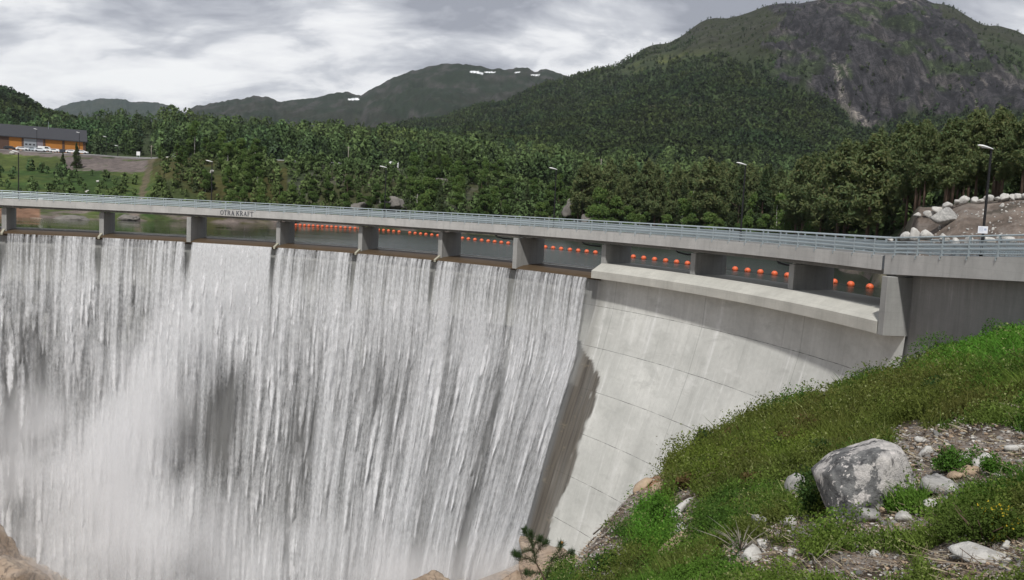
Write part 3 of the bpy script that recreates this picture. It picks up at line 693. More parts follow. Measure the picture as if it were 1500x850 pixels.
def build_terrain():
    us = np.concatenate([np.linspace(uofpx(-250), uofpx(1280), 420), np.linspace(uofpx(1281), uofpx(1700), 220)])
    shore = np.array([PROF[p][0][0] - 12 if PROF[p][0][1] < 0 else PROF[p][0][0] for p in _pc])
    y0 = np.interp(us, _pu, shore); y0 = np.where(us > .452, np.maximum(28.2 / us, 36), np.where(us > .40, np.maximum(y0, 66), y0))
    ka = np.linspace(0, 1, 330); kb = np.linspace(0, 1, 360)[1:]; kc = np.linspace(0, 1, 14)[1:]; k = np.arange(330 + 359 + 13)
    la = np.log(y0)[:, None] * (1 - ka)[None] + math.log(1100) * ka[None]; one = np.ones((len(us), 1))
    Y = np.exp(np.concatenate([la, one * (math.log(1100) + kb * math.log(2350 / 1100))[None], one * (math.log(2350) + kc * math.log(2700 / 2350))[None]], 1))
    U = np.repeat(us[:, None], len(k), 1)
    Z = terr(U.ravel(), Y.ravel()).reshape(U.shape)
    X = U * Y
    V = np.stack([X, Y, Z], -1).reshape(-1, 3); P = proj(V); px, py = P[:, 0].reshape(U.shape), P[:, 1].reshape(U.shape)
    # ground cover colours
    n1 = fbm(X / 25, Y / 25, 4, 71); n2 = fbm(X / 5, Y / 5, 4, 73); n3 = fbm(X / 90, Y / 90, 4, 75)
    c = np.zeros(U.shape + (3,))
    c[:] = (.036, .050, .022)                                        # forest floor
    def put(mask, col):
        m = np.clip(mask, 0, 1)[..., None]; c[:] = c * (1 - m) + np.array(col) * m
    put(sstep(.5, .75, n1) * .6, (.035, .045, .016))
    near = Y < 325
    grass = near & (px < 225)
    put(grass * 1.0, (.068, .092, .024)); put(grass * sstep(.45, .65, n1), (.040, .075, .018)); put(grass * sstep(.6, .75, n2) * .6, (.10, .12, .035))
    gravel = ((px > 95) & (px < 226) & (Y > 292) & (Y < 333)) | ((px <= 95) & (Y > 318) & (Y < 335))
    put(gravel * sstep(.30, .42, n2 + .3 * n1 - .1), (.155, .13, .12))
    put((Y > 331) & (Y < 372) & (px < 232), (.24, .235, .23))
    put((Y >= 372) & (Y < 400) & (px < 225), (.06, .09, .025))
    heath = near & (px > 225) & (px < 420)
    put(heath * 1.0, (.062, .060, .020)); put(heath * sstep(.45, .6, n1), (.045, .062, .02))
    put((near & (px >= 420) & (px < 860)) * sstep(.4, .6, n1) * .8, (.055, .058, .025)); put((near & (px >= 420) & (px < 860)) * sstep(.52, .7, n2) * .35, (.16, .15, .135))
    path = near & (np.abs(px - (222 - (py - 235) * .28)) < 2.5 + 4 * n2)
    put(path & (px < 235) & (py > 230), (.11, .095, .06))
    shorer = (Z < 1.6) & (Y < 260); put(shorer * sstep(.35, .6, n2), (.17, .14, .125)); put(shorer & (px < 60) , (.24, .14, .09))
    rub = ((px > 1215) & (Y < 92)) | ((px > 1175) & (px < 1350) & (Y < 128) & (Z > .3))
    n4 = fbm(X / 2.6 + Z, Y / 2.6, 6, 79, .7); put(rub * 1.0, (.165, .132, .11)); put(rub * sstep(.5, .62, n4) * .6, (.24, .21, .185)); put(rub * sstep(.47, .36, n4) * .6, (.09, .075, .062)); put(rub * sstep(.55, .75, n1) * .8, (.07, .078, .03)); put(rub * (n2 < .36) , (.10, .085, .07))
    put(rub & (Y > 85) , (.12, .11, .08))
    mt = Y > 900
    put(mt * sstep(.5, .7, n3) * .7, (.034, .058, .018))
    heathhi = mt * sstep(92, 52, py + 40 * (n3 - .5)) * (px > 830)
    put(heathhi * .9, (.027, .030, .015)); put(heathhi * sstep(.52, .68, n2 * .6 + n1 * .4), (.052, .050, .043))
    sun_patch = np.exp(-((px - 970) / 55) ** 2 - ((py - (92 - (px - 965) * .22)) / 8) ** 2) * mt  # sunlight through a cloud gap, painted into the ground colour as yellow-green
    put(sun_patch * sstep(.35, .6, n1) * .9, (.085, .098, .028))
    gl2 = np.exp(-((px - 1095) / 45) ** 2 - ((py - 195) / 16) ** 2) * (Y > 500); put(gl2 * .8, (.05, .075, .022))
    rk = rockmask(U.ravel(), Y.ravel()).reshape(U.shape)
    put(rk * 1.0, (.034, .033, .038)); put(rk * sstep(.5, .68, fbm(X / 30, Z / 50, 5, 81)), (.060, .056, .058)); put(rk * sstep(.55, .62, fbm(X / 50, Z / 30, 5, 83)) * .9, (.035, .05, .024)); put(rk * sstep(.72, .78, fbm(X / 16, Z / 40, 4, 85)), (.12, .11, .105))
    scx = np.interp(py, [80, 150, 195], [1222, 1236, 1282]); scw = np.interp(py, [80, 150, 195], [2, 4, 9])
    put(mt * (np.abs(px - scx + 10 * (n2 - .5)) < scw) * (py > 78) * (py < 200) * sstep(.35, .5, n2 + .02 * (py - 120) * .1), (.15, .14, .13))
    pl = np.interp(px, [830, 1020, 1140, 1262], [160, 154, 164, 201]); put((Y > 500) * (px > 830) * (px < 1262) * (np.abs(py - pl) < 1.6) * .6, (.10, .10, .05))
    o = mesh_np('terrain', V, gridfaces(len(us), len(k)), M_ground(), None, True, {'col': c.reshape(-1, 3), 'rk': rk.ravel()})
    tag(o, 'far bank, wooded hills and the big rocky mountain', 'hills', kind='structure')
def M_ground():
    t = NT('ground_cover'); c = t.attr('col'); p = t.coord('pos')
    n = t.noise(p, .45, 6, .65); n2 = t.noise(p, 3.0, 4, .7); n3 = t.noise(t.coord('pos', (.055, .03, .03)), 1.0, 7, .68, .6)
    c = t.mix(1.0, c, t.mix(t.mr(n3, .36, .64), (.72, .72, .73), (1.3, 1.29, 1.26)), 'MULTIPLY')
    rk = t.sep(t.attr('rk'))[0]; s1 = t.noise(t.coord('pos', (.075, .02, .022)), 1.0, 8, .72, .8); s2 = t.noise(t.coord('pos', (.03, .02, .05)), 1.0, 7, .7, 1.2)
    crk = t.mr(t.math('ABSOLUTE', t.math('SUBTRACT', s2, .5)), .028, .0); crk2 = t.mr(t.math('ABSOLUTE', t.math('SUBTRACT', s1, .47)), .022, .0)
    rc = t.mix(t.mr(s1, .38, .62), (.5, .5, .53), (1.75, 1.7, 1.62)); rc = t.mix(t.math('MAXIMUM', crk, crk2), rc, (.28, .28, .30)); rc = t.mix(t.mr(s2, .64, .70), rc, (2.4, 2.25, 2.1))
    c = t.mix(rk, c, t.mix(1.0, c, rc, 'MULTIPLY'))
    c2 = t.mix(t.mr(n, .3, .7), t.mix(1.0, c, (.62, .62, .62), 'MULTIPLY'), t.mix(1.0, c, (1.3, 1.3, 1.3), 'MULTIPLY'))
    c2 = t.mix(t.mr(n2, .45, .75, 0, .35), c2, t.mix(1.0, c2, (.5, .5, .5), 'MULTIPLY'))
    t.bsdf(c2, .95, t.bump(t.math('ADD', n, t.math('MULTIPLY', n2, .3)), .6, .8), spec=.15); return t.m
build_terrain()

def ridge(name, pts, Y, depth, col, rough, seed, label, snow=()):
    """distant range: ridge line given by bearing and rise, with real slopes falling to both sides"""
    pts = np.array(pts, float); px = np.arange(pts[0, 0], pts[-1, 0], 1.6)
    ry = np.interp(px, pts[:, 0], pts[:, 1])
    us = np.array([uofpx(p) for p in px]); top = EYE + (hor(px) - ry) * Y / F
    top = top + (fbm(px / 9, px * 0, 4, seed) - .5) * Y * .004
    w = np.concatenate([np.linspace(-1, 0, 70), np.linspace(0, 1, 14)[1:]])
    U, W = np.meshgrid(us, w, indexing='ij'); T = np.repeat(top[:, None], len(w), 1)
    D = Y + W * depth * np.where(W < 0, 1, .8); X = U * D
    fall = np.where(W < 0, (1 + W) ** .85, (1 - W) ** .8)
    Z = -30 + (T + 30) * fall
    edge = np.sin(np.clip(-W, 0, 1) * pi) 
    nn = fbm(X / (Y * .05), D / (Y * .08), 5, seed + 3); rid = 1 - np.abs(2 * nn - 1)
    Z = Z + edge * (rid - .6) * rough * .55
    V = np.stack([X, D, Z], -1).reshape(-1, 3); P = proj(V); qx = P[:, 0].reshape(U.shape); qy = P[:, 1].reshape(U.shape)
    m1 = fbm(X / 120, D / 120 + Z / 60, 5, seed + 9); m2 = fbm(X / 40, Z / 30, 4, seed + 12)
    c = np.zeros(U.shape + (3,)); c[:] = col[0]
    def put(mask, k): m = np.clip(mask, 0, 1)[..., None]; c[:] = c * (1 - m) + np.array(k) * m
    put(sstep(.45, .6, m1), col[1]); put(sstep(.55, .7, m2) * .7, col[2])
    for (a, b, sa, sb) in snow: put(((qx - a) / sa) ** 2 + ((qy - b) / sb) ** 2 + (m2 - .5) * 1.5 < 1, (.85, .87, .9))
    o = mesh_np(name, V, gridfaces(len(us), len(w)), bpy.data.materials.get('ground_cover') or M_ground(), None, True, {'col': c.reshape(-1, 3)})
    tag(o, label, 'hills', kind='structure')
GC = ((.017, .026, .016), (.024, .028, .020), (.055, .052, .050))
ridge('far_hills', [(60, 176), (80, 163), (100, 154), (125, 149), (150, 147), (180, 149), (200, 152), (230, 153), (245, 157), (262, 164), (290, 180)], 4600, 1400, ((.026, .040, .034), (.030, .042, .032), (.05, .055, .05)), 60, 5, 'low blue-green far hill', ())
ridge('mountain_ridge', [(250, 178), (270, 165), (285, 158), (310, 154), (340, 149), (375, 143), (390, 146), (402, 151), (430, 149), (455, 146), (475, 142), (492, 138), (508, 139), (524, 144), (545, 130), (570, 118), (590, 110), (610, 104), (640, 99), (662, 97.5), (680, 100), (700, 104), (730, 106), (750, 104), (762, 104), (772, 109), (790, 106), (806, 112), (850, 120), (900, 140)], 3300, 1500, GC, 150, 15, 'dark rocky mountain ridge with small snow patches',
      [(518, 145.5, 8, 1.5), (694, 105.6, 6, 1.3), (703, 107.6, 5, .8), (718, 106, 7, .8), (784, 110, 7, .8), (757, 106, 4, .8)])

# lake
def M_water():
    t = NT('lake_water'); p = t.coord('pos', (.6, .25, 1)); n = t.noise(p, 1.2, 5, .6); n2 = t.noise(t.coord('pos', (.03, .09, 1)), 1.0, 3, .5)
    x, y, z = t.sep(t.coord('pos')); open_ = t.mr(t.math('ADD', x, t.math('MULTIPLY', t.noise(t.coord('pos', (.02, .05, 1)), 1.0, 3), 40)), -40, 0)
    h = t.math('MULTIPLY', n, t.math('ADD', t.mr(n2, .42, .6, .05, .5), t.math('MULTIPLY', open_, .9)))
    t.bsdf((.014, .020, .014), t.math('MULTIPLY_ADD', open_, .20, .06), t.bump(h, .30, .7), spec=.5); return t.m
def lake():
    n, k = 140, 40; th = np.radians(np.linspace(128, 4.2, n)); r = RD + 5.03 + np.concatenate([[0, .35, .8], np.linspace(1.3, 330, k - 3)])
    z = np.concatenate([[-.54, -.47, WL - .01], np.full(k - 3, WL)])
    V = np.stack([CX + np.cos(th)[:, None] * r[None], CY + np.sin(th)[:, None] * r[None], np.repeat(z[None], n, 0)], -1).reshape(-1, 3)
    o = mesh_np('water', V, gridfaces(n, k), M_water(), None, True); tag(o, 'dark green reservoir behind the dam', 'lake', kind='structure')
lake()

# buoys and their line
def buoys():
    ctrl = [(418, 330.0), (430, 330.6), (487, 333.2), (530, 336), (560, 338.3), (602, 342), (640, 346.3), (683, 351.4), (743, 357.8), (800, 364), (870, 371), (929, 378), (990, 385.5), (1007, 388), (1057, 394.5), (1096, 398.5), (1137, 402.8), (1185, 409.5), (1229, 417), (1255, 420.5), (1282, 424)]
    P = np.array([onplane(x, y, WL) for x, y in ctrl]); 
    for _ in range(2): P[1:-1] = .25 * P[:-2] + .5 * P[1:-1] + .25 * P[2:]
    seg = np.hypot(*np.diff(P[:, :2], axis=0).T); S = np.concatenate([[0], np.cumsum(seg)])
    t = NT('orange_buoy'); n = t.noise(t.coord('obj'), 3, 3); t.bsdf(t.mix(n, (.68, .105, .035), (.78, .17, .06)), .5); mo = t.m
    m = MB(); pts = [tuple(p + np.array([0, 0, .02])) for p in P]; m.tube(pts, .035, 6)
    rope = m.build('buoy_rope', M['rubber']); tag(rope, 'dark rope that strings the orange ball buoys together on the lake', 'rope')
    first = None; s = .6; k = 0; L = 'orange ball buoy floating in the long line across the reservoir behind the bridge'
    while s < S[-1]:
        x = np.interp(s, S, P[:, 0]); y = np.interp(s, S, P[:, 1]); qx = proj([[x, y, WL]])[0, 0]
        gap = 592 < qx < 597
        if not gap:
            if first is None:
                bm = bmesh.new(); bmesh.ops.create_uvsphere(bm, u_segments=20, v_segments=14, radius=.41)
                for v in bm.verts: v.co.z *= .96
                me = bpy.data.meshes.new('buoy'); bm.to_mesh(me); bm.free(); me.materials.append(mo); me.polygons.foreach_set('use_smooth', np.ones(len(me.polygons), bool))
                o = bpy.data.objects.new('buoy', me); COL.objects.link(o); first = o
                m = MB(); m.tube([(-.44, 0, -.06), (.44, 0, -.06)], .06, 8); m.tube([(0, 0, .38), (0, 0, .47)], .05, 8); m.build('fitting', M['black'], o)
            else: o = copy_tree(first)
            o.location = (x, y, WL + .17); o.rotation_euler = (0, 0, random.random() * 3)
            tag(o, L, 'buoy', 'orange buoys on the reservoir')
        q2 = proj([[np.interp(s + .5, S, P[:, 0]), np.interp(s + .5, S, P[:, 1]), WL]])[0, 0]
        s += .5 * float(np.interp(qx, [430, 487, 560, 700, 810, 865, 960, 1100, 1250], [6.3, 6.9, 7.3, 9.5, 11.8, 13.2, 15.5, 19.5, 26])) / max(abs(q2 - qx), .5) * random.uniform(.95, 1.05)
buoys()

# ================================================================== TREES
def soft_normal(t, world=False, k=.5):
    nv = t.n('ShaderNodeAttribute', attribute_name='out').outputs['Vector']
    if not world:
        vt = t.n('ShaderNodeVectorTransform', vector_type='NORMAL', convert_from='OBJECT', convert_to='WORLD'); t.set(vt.inputs[0], nv); nv = vt.outputs[0]
    g = t.n('ShaderNodeNewGeometry').outputs['Normal']; sc = t.n('ShaderNodeVectorMath', operation='SCALE'); t.set(sc.inputs[0], g); sc.inputs['Scale'].default_value = k
    return t.vmath('NORMALIZE', t.vmath('ADD', nv, sc.outputs[0]))
def M_leaf(name, a, b, rough=.75):
    t = NT(name); oi = t.n('ShaderNodeObjectInfo').outputs['Random']; c = t.attr('col')
    col = t.mix(1.0, t.mix(oi, a, b), c, 'MULTIPLY')
    d = t.n('ShaderNodeBsdfDiffuse'); t.set(d.inputs[0], col); t.set(d.inputs['Normal'], soft_normal(t, False, .85)); tl = t.n('ShaderNodeBsdfTranslucent'); t.set(tl.inputs[0], t.mix(1.0, col, (1.1, 1.25, .6), 'MULTIPLY'))
    mx = t.n('ShaderNodeMixShader'); mx.inputs[0].default_value = .25; t.t.links.new(d.outputs[0], mx.inputs[1]); t.t.links.new(tl.outputs[0], mx.inputs[2]); t.t.links.new(mx.outputs[0], t.out.inputs['Surface'])
    return t.m
M['pine'] = M_leaf('pine_needles', (.100, .128, .060), (.130, .156, .072))
M['spruce'] = M_leaf('spruce_needles', (.064, .090, .044), (.082, .108, .052))
M['birch'] = M_leaf('birch_leaves', (.092, .146, .046), (.120, .180, .056))
M['alder'] = M_leaf('dense_leaves', (.066, .108, .036), (.090, .138, .044))
M['bark'] = simple('pine_bark', (.115, .075, .052), .9, 0, .4, 3)
M['birchbark'] = simple('birch_bark', (.42, .40, .36), .8, 0, .35, 3)

def tris_at(C, size, slim=1.0, r=rng):
    """one random triangle per centre"""
    n = len(C); a = r.normal(size=(n, 3)); a /= np.linalg.norm(a, axis=1)[:, None]; b = r.normal(size=(n, 3)); b -= a * (a * b).sum(1)[:, None]; b /= np.linalg.norm(b, axis=1)[:, None]
    s = np.asarray(size)[:, None] if np.ndim(size) else size
    a = a * slim; b = b / slim
    return np.stack([C + a * s, C - a * s * .6 + b * s * .8, C - a * s * .6 - b * s * .8], 1)

def crown_points(kind, H, r, n):
    """centres and clump brightness of the foliage"""
    if kind in ('pine', 'spruce'):
        lo = .30 if kind == 'pine' else .06
        nb = int(H * (3.4 if kind == 'pine' else 5)); pts = []; br = []
        per = max(6, n // nb)
        for k in range(nb):
            h = lo + (1 - lo) * (k + r.random()) / nb; f = (h - lo) / (1 - lo)
            if kind == 'pine': L = H * .20 * (1 - f) ** .55 * (.45 + .75 * r.random()) * min(1, .45 + f * 2.2) + .25
            else: L = H * .19 * (1 - f) ** .85 * (.75 + .45 * r.random()) + .12
            a = r.random() * 2 * pi; t = r.random(per) ** .6; w = .10 * H * .35 * (1 - .3 * t)
            x = math.cos(a) * L * t; y = math.sin(a) * L * t
            z = h * H + (.25 * L * t if kind == 'pine' else -.30 * L * t) + r.normal(size=per) * (.045 * H * .5)
            side = r.normal(size=per) * L * .22
            pts.append(np.stack([x - math.sin(a) * side, y + math.cos(a) * side, z], 1)); br.append(np.full(per, .75 + .5 * r.random()))
        return np.concatenate(pts), np.concatenate(br), lo
    lo = .14 if kind == 'alder' else .24
    nl = 11; pts = []; br = []; per = n // nl
    for k in range(nl):
        f = r.random(); h = lo + (.92 - lo) * f; R = H * (.23 if kind == 'alder' else .17) * math.sin(pi * (.16 + .74 * f)) ** .7; a = r.random() * 2 * pi; d = R * (.45 + .55 * r.random()) * (1 - .5 * f * f)
        c = np.array([math.cos(a) * d, math.sin(a) * d, h * H]); q = r.normal(size=(per, 3)); q /= np.linalg.norm(q, axis=1)[:, None]
        rad = H * (.115 + .07 * r.random()) * (1 - .25 * f); q *= rad * (r.random((per, 1)) ** .45); q[:, 2] *= .8
        pts.append(c + q); br.append(np.full(per, .72 + .56 * r.random()))
    return np.concatenate(pts), np.concatenate(br), lo

def tree_proto(kind, H, n, leaf, seed):
    r = np.random.default_rng(seed)
    C, b, lo = crown_points(kind, H, r, n)
    T = tris_at(C, leaf * (.7 + .6 * r.random(len(C))), 1.55 if kind in ('pine', 'spruce') else 1.0, r=r); nv = len(T) * 3
    col = np.repeat((b ** .45 * (.80 + .40 * r.random(len(C))))[:, None], 3, 1).ravel()
    tint = np.stack([col * (1 + .1 * np.repeat(r.normal(size=len(C)), 3)), col, col * .95], 1)
    out = C - np.array([0, 0, H * .42]); out[:, 2] *= .6; out /= np.linalg.norm(out, axis=1)[:, None] + 1e-6; out[:, 2] += .35
    g = empty(kind + '_tree' if kind != 'alder' else 'broadleaf_tree')
    crown = mesh_np('crown', T.reshape(-1, 3), np.arange(nv).reshape(-1, 3), M[kind], g, False, {'col': tint, 'out': np.repeat(out, 3, 0)})
    bend = r.normal(size=2) * .02 * H; m = MB(); m.tube([(0, 0, -.6), (bend[0] * .3, bend[1] * .3, H * .3), (bend[0], bend[1], H * .65), (0, 0, H * .96)], [H * .014 + .03, H * .011 + .02, H * .007 + .01, .01], 7)
    for k in range(5):
        h = H * (lo + .1 + .1 * k) * .85; a = r.random() * 6.3; L = H * .12; m.tube([(0, 0, h), (math.cos(a) * L * .6, math.sin(a) * L * .6, h + L * .25), (math.cos(a) * L, math.sin(a) * L, h + L * .5)], [.05, .035, .015], 5)
    m.build('trunk', M['birchbark'] if kind == 'birch' else M['bark'], g, True)
    return g
PROT = {}
for kind, H, n, leaf in (('pine', 15, 6500, .24), ('spruce', 14, 6000, .21), ('birch', 10, 4200, .20), ('alder', 8, 4200, .20)):
    PROT[kind] = [(tree_proto(kind, H, n, leaf, 100 + 7 * k + len(kind)), H) for k in range(4 if kind in ('pine', 'alder') else 3)]
USED = set(); NTREE = [0]
def put_tree(kind, x, y, z, H, label, group, variant=None):
    k = variant if variant is not None else random.randrange(len(PROT[kind])); g, H0 = PROT[kind][k]
    if (kind, k) not in USED: USED.add((kind, k)); o = g
    else: o = copy_tree(g)
    s = H / H0; w = s * random.uniform(.85, 1.2); o.scale = (w, w, s); o.location = (x, y, z - .15); o.rotation_euler = (0, 0, random.random() * 6.28)
    tag(o, label, 'tree', group); NTREE[0] += 1; return o

def ground(px, Y):
    u = uofpx(px); return u * Y, float(terr(np.array([u]), np.array([Y]))[0])

taken = []
def free(x, y, d):
    for (a, b) in taken:
        if (a - x) ** 2 + (b - y) ** 2 < d * d: return False
    taken.append((x, y)); return True
KW = {'pine': 'tall brown-green pine', 'spruce': 'dark conical spruce', 'birch': 'slender light green birch', 'alder': 'rounded bright green broadleaf tree'}
def scatter(n, pxr, Yr, kinds, Hr, where, group, dmin, cond=None):
    c = 0; tries = 0
    while c < n and tries < n * 60:
        tries += 1; px = random.uniform(*pxr); Y = random.uniform(*Yr) if not callable(Yr[0]) else random.uniform(Yr[0](px), Yr[1](px))
        if cond and not cond(px, Y): continue
        x, z = ground(px, Y)
        if z < -.1 or not free(x, Y, dmin): continue
        kind = random.choices(list(kinds), list(kinds.values()))[0]
        H = random.uniform(*Hr) * {'pine': 1, 'spruce': .92, 'birch': .72, 'alder': .58}[kind]
        if px > 842 and kind in ('pine', 'spruce'):
            yt = float(np.interp(px, [850, 1000, 1150, 1180, 1200, 1250, 1300, 1340, 1400, 1450, 1500, 1580], [240, 236, 233, 234, 224, 208, 193, 186, 175, 168, 165, 160])); H = float(np.clip((EYE + (hor(px) - yt) * Y / F - z) * random.uniform(.74, 1.03), 5, 19))
        if 385 < px < 602 and Y < 325:
            H = min(H, EYE + (hor(px) - 256) * Y / F - z)
            if H < 2.5: continue
        put_tree(kind, x, Y, z, H, KW[kind] + ' ' + where, group); c += 1
# pines beyond the right end of the bridge
inter = lambda xs, ys: (lambda p: float(np.interp(p, xs, ys)))
scatter(16, (1345, 1570), (88, 104), {'pine': 1}, (9, 11.5), 'right behind the white boulders on the rubble bank', 'front pines above the rubble bank', 2.4)
scatter(34, (1330, 1580), (104, 150), {'pine': 6, 'spruce': 1}, (11.5, 15), 'farther back in the wood above the rubble bank', 'back pines above the rubble bank', 2.6)
scatter(38, (1165, 1345), (inter([1165, 1200, 1255, 1300, 1345], [182, 160, 134, 112, 100]), inter([1165, 1345], [215, 160])), {'pine': 6, 'birch': 1, 'spruce': 1}, (13, 18), 'on the lake shore where the bridge meets the right bank', 'shore pines at the right bank', 2.6)
scatter(62, (840, 1175), (inter([840, 1000, 1175], [222, 204, 190]), inter([840, 1175], [262, 245])), {'pine': 6, 'spruce': 1.5, 'birch': 2}, (13, 18.5), 'on the flat far shore in the middle right', 'pines on the far shore', 2.7)
scatter(22, (850, 1200), (inter([850, 1000, 1200], [216, 200, 176]), inter([850, 1000, 1200], [228, 212, 190])), {'birch': 3, 'alder': 2}, (9, 13), 'at the water edge before the far pines', 'small leafy trees before the pines', 2.2)
# bushy trees on the steep far bank
scatter(62, (560, 850), (inter([560, 850], [240, 216]), 300 and inter([560, 850], [318, 290])), {'alder': 6, 'birch': 3, 'spruce': 1}, (10, 15), 'on the steep far bank right of the camper van', 'leafy trees on the steep bank', 2.8)
scatter(40, (325, 560), (inter([325, 560], [230, 240]), inter([325, 560], [300, 305])), {'alder': 5, 'birch': 3}, (8, 13), 'on the steep far bank below the road', 'leafy trees below the road', 2.6, lambda p, Y: not (p > 405 and p < 545 and Y > 285))
scatter(8, (300, 375), (262, 318), {'alder': 2, 'birch': 2}, (11, 15), 'in the bright clump by the lettering lamp', 'bright clump beside the road', 2.5)
scatter(10, (222, 320), (235, 330), {'birch': 3, 'alder': 2}, (6, 12), 'scattered over the brown hillside', 'trees on the brown hillside', 3)
x, z = ground(112, 297); put_tree('spruce', x, 297, z, 8.5, 'small dark spruce on the grass bank under the warehouse, the taller of two', None)
x, z = ground(92, 288); put_tree('spruce', x, 288, z, 6.5, 'small dark spruce on the grass bank under the warehouse, the shorter of two', None)
x, z = ground(326, 322); put_tree('birch', x, 322, z, 11, 'bright yellow-green pointed birch beside the road, left of its neighbours', None)
x, z = ground(284, 318); put_tree('birch', x, 318, z, 14, 'tall birch with a bare white trunk on the brown hillside', None)
for kk, vs in PROT.items():
    for k, (g, H0) in enumerate(vs):
        if (kk, k) not in USED:
            x, z = ground(900, 250 + 3 * k); put_tree(kk, x, 250 + 3 * k, z, H0 * .9, KW[kk] + ' on the flat far shore in the middle right', 'pines on the far shore', k)

# woods too deep to count: merged
def forest(name, label, N, pxr, Yr, Hr, tri, leafsize, conif, cond, seed, lean=1.0):
    r = np.random.default_rng(seed)
    u = r.uniform(uofpx(pxr[0]), uofpx(pxr[1]), N); Y = np.sqrt(r.uniform(Yr[0] ** 2, Yr[1] ** 2, N)) if lean == 2 else np.exp(r.uniform(math.log(Yr[0]), math.log(Yr[1]), N))
    z = terr(u, Y); px, py = basepx(u, Y); ok = cond(px, py, u, Y, z); u, Y, z, px, py = u[ok], Y[ok], z[ok], px[ok], py[ok]
    n = len(u); H = r.uniform(*Hr, n) * (.70 + .6 * fbm(u * Y / 40, Y / 40, 3, seed)); H = np.where((py < 85) & (px > 820), H * .55, H); con = (r.random(n) < conif + .5 * (fbm(u * Y / 60, Y / 60, 3, seed + 5) - .5))
    k_ = .80 if name == 'mountain_forest' else 1.62
    base = k_ * np.where(con[:, None], np.array([.050, .070, .036]), np.array([.068, .102, .040])) * (.72 + .6 * r.random((n, 1))) * (1 + np.array([.5, .25, 0]) * (fbm(u * Y / 55, Y / 80, 3, seed + 7)[:, None] - .5) * 1.6)
    f = r.random((n, tri)); a = r.random((n, tri)) * 2 * pi
    Rc = H[:, None] * np.where(con[:, None], .23 * (1 - f) ** .8 + .012, .30 * np.sin(pi * (.1 + .85 * f)) ** .7)
    q = np.sqrt(r.random((n, tri))) * .5 + .5
    lobes = 1 + .35 * np.sin(a * 2 + r.random((n, 1)) * 6 + f * 7)
    C = np.stack([(u * Y)[:, None] + np.cos(a) * Rc * q * lobes, Y[:, None] + np.sin(a) * Rc * q * lobes, z[:, None] + H[:, None] * (.06 + .94 * f)], -1)
    s = (H[:, None] * leafsize * (.6 + .8 * r.random((n, tri))) * np.where(con[:, None], 1.15 - .75 * f, 1.1)).ravel()
    T = tris_at(C.reshape(-1, 3), s, r=r); col = np.repeat((base[:, None, :] * (.84 + .32 * r.random((n, tri, 1)))).reshape(-1, 3), 3, 0)
    out = np.stack([np.cos(a), np.sin(a), (f - .35) * 1.3 + .35 + 0 * a], -1).reshape(-1, 3); out = np.repeat(out, 3, 0)
    o = mesh_np(name, T.reshape(-1, 3), np.arange(len(T) * 3).reshape(-1, 3), M_forest(), None, False, {'col': col, 'out': out})
    tag(o, label, 'forest', kind='stuff')
def M_forest():
    if 'forest_foliage' in bpy.data.materials: return bpy.data.materials['forest_foliage']
    t = NT('forest_foliage'); c = t.attr('col'); d = t.n('ShaderNodeBsdfDiffuse'); t.set(d.inputs[0], c); t.set(d.inputs['Normal'], soft_normal(t, True, .45))
    tl = t.n('ShaderNodeBsdfTranslucent'); t.set(tl.inputs[0], c); mx = t.n('ShaderNodeMixShader'); mx.inputs[0].default_value = .22; t.t.links.new(d.outputs[0], mx.inputs[1]); t.t.links.new(tl.outputs[0], mx.inputs[2]); t.t.links.new(mx.outputs[0], t.out.inputs['Surface']); return t.m
def c_mid(px, py, u, Y, z):
    onroad = (Y > 324) & (Y < 356) & (px > 230) & (px < 640)
    park = (Y < 405) & (px < 236)
    bank = (Y < 325) & (px < 870)
    return (z > .5) & ~onroad & ~park & ~bank & ~((px > 1325) & (Y < 100))
forest('forest', 'mixed green wood behind the far bank, too dense to count', 4800, (-120, 1620), (228, 760), (7, 16), 190, .052, .5, c_mid, 201)
def c_far(px, py, u, Y, z):
    rk = rockmask(u, Y) > .5
    n = fbm(u * Y / 120, Y / 120, 3, 9)
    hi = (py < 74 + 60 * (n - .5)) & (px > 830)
    sun_patch = np.exp(-((px - 965) / 80) ** 2 - ((py - (94 - (px - 965) * .22)) / 13) ** 2) > .35  # trees thinned over the painted sunlit patch
    pl = np.abs(py - np.interp(px, [830, 1020, 1140, 1262], [160, 154, 164, 201])) < 2.2
    rr = np.random.default_rng(5).random(px.shape)
    return ~(rk & (rr > .12)) & ~(hi & (rr > .16)) & ~(sun_patch & (rr > .2)) & ~(pl & (px > 1000) & (px < 1262)) & (py > -30)
forest('mountain_forest', 'dark green forest covering the mountain and the left hill', 58000, (-120, 1640), (740, 2250), (6, 11.5), 20, .17, .55, c_far, 301)

def c_scrub(px, py, u, Y, z):
    r = np.random.default_rng(3).random(px.shape); n = fbm(u * Y / 16, Y / 16, 3, 19)
    ok = (z > .8) & (Y < 326) & (px < 880)
    grassy = (px < 226) & ((Y > 285) | (r > .10 + .35 * (n > .55)))
    heath = (px >= 226) & (px < 330) & (r > .35)
    path = np.abs(px - (222 - (py - 235) * .28)) < 9
    return ok & ~grassy & ~heath & ~path & ~((px > 385) & (px < 600) & (Y > 296))
forest('bank_scrub', 'low leafy scrub and saplings on the steep far bank', 3000, (-60, 880), (190, 328), (1.4, 4.2), 70, .11, .12, c_scrub, 401)
def c_right(px, py, u, Y, z):
    return (z > .6) & ~((px > 1325) & (Y < 97)) & ~((px > 1215) & (Y < 128))
forest('shore_scrub', 'undergrowth and young trees between the pine trunks', 900, (880, 1620), (92, 240), (1.5, 4.5), 80, .10, .3, c_right, 411)

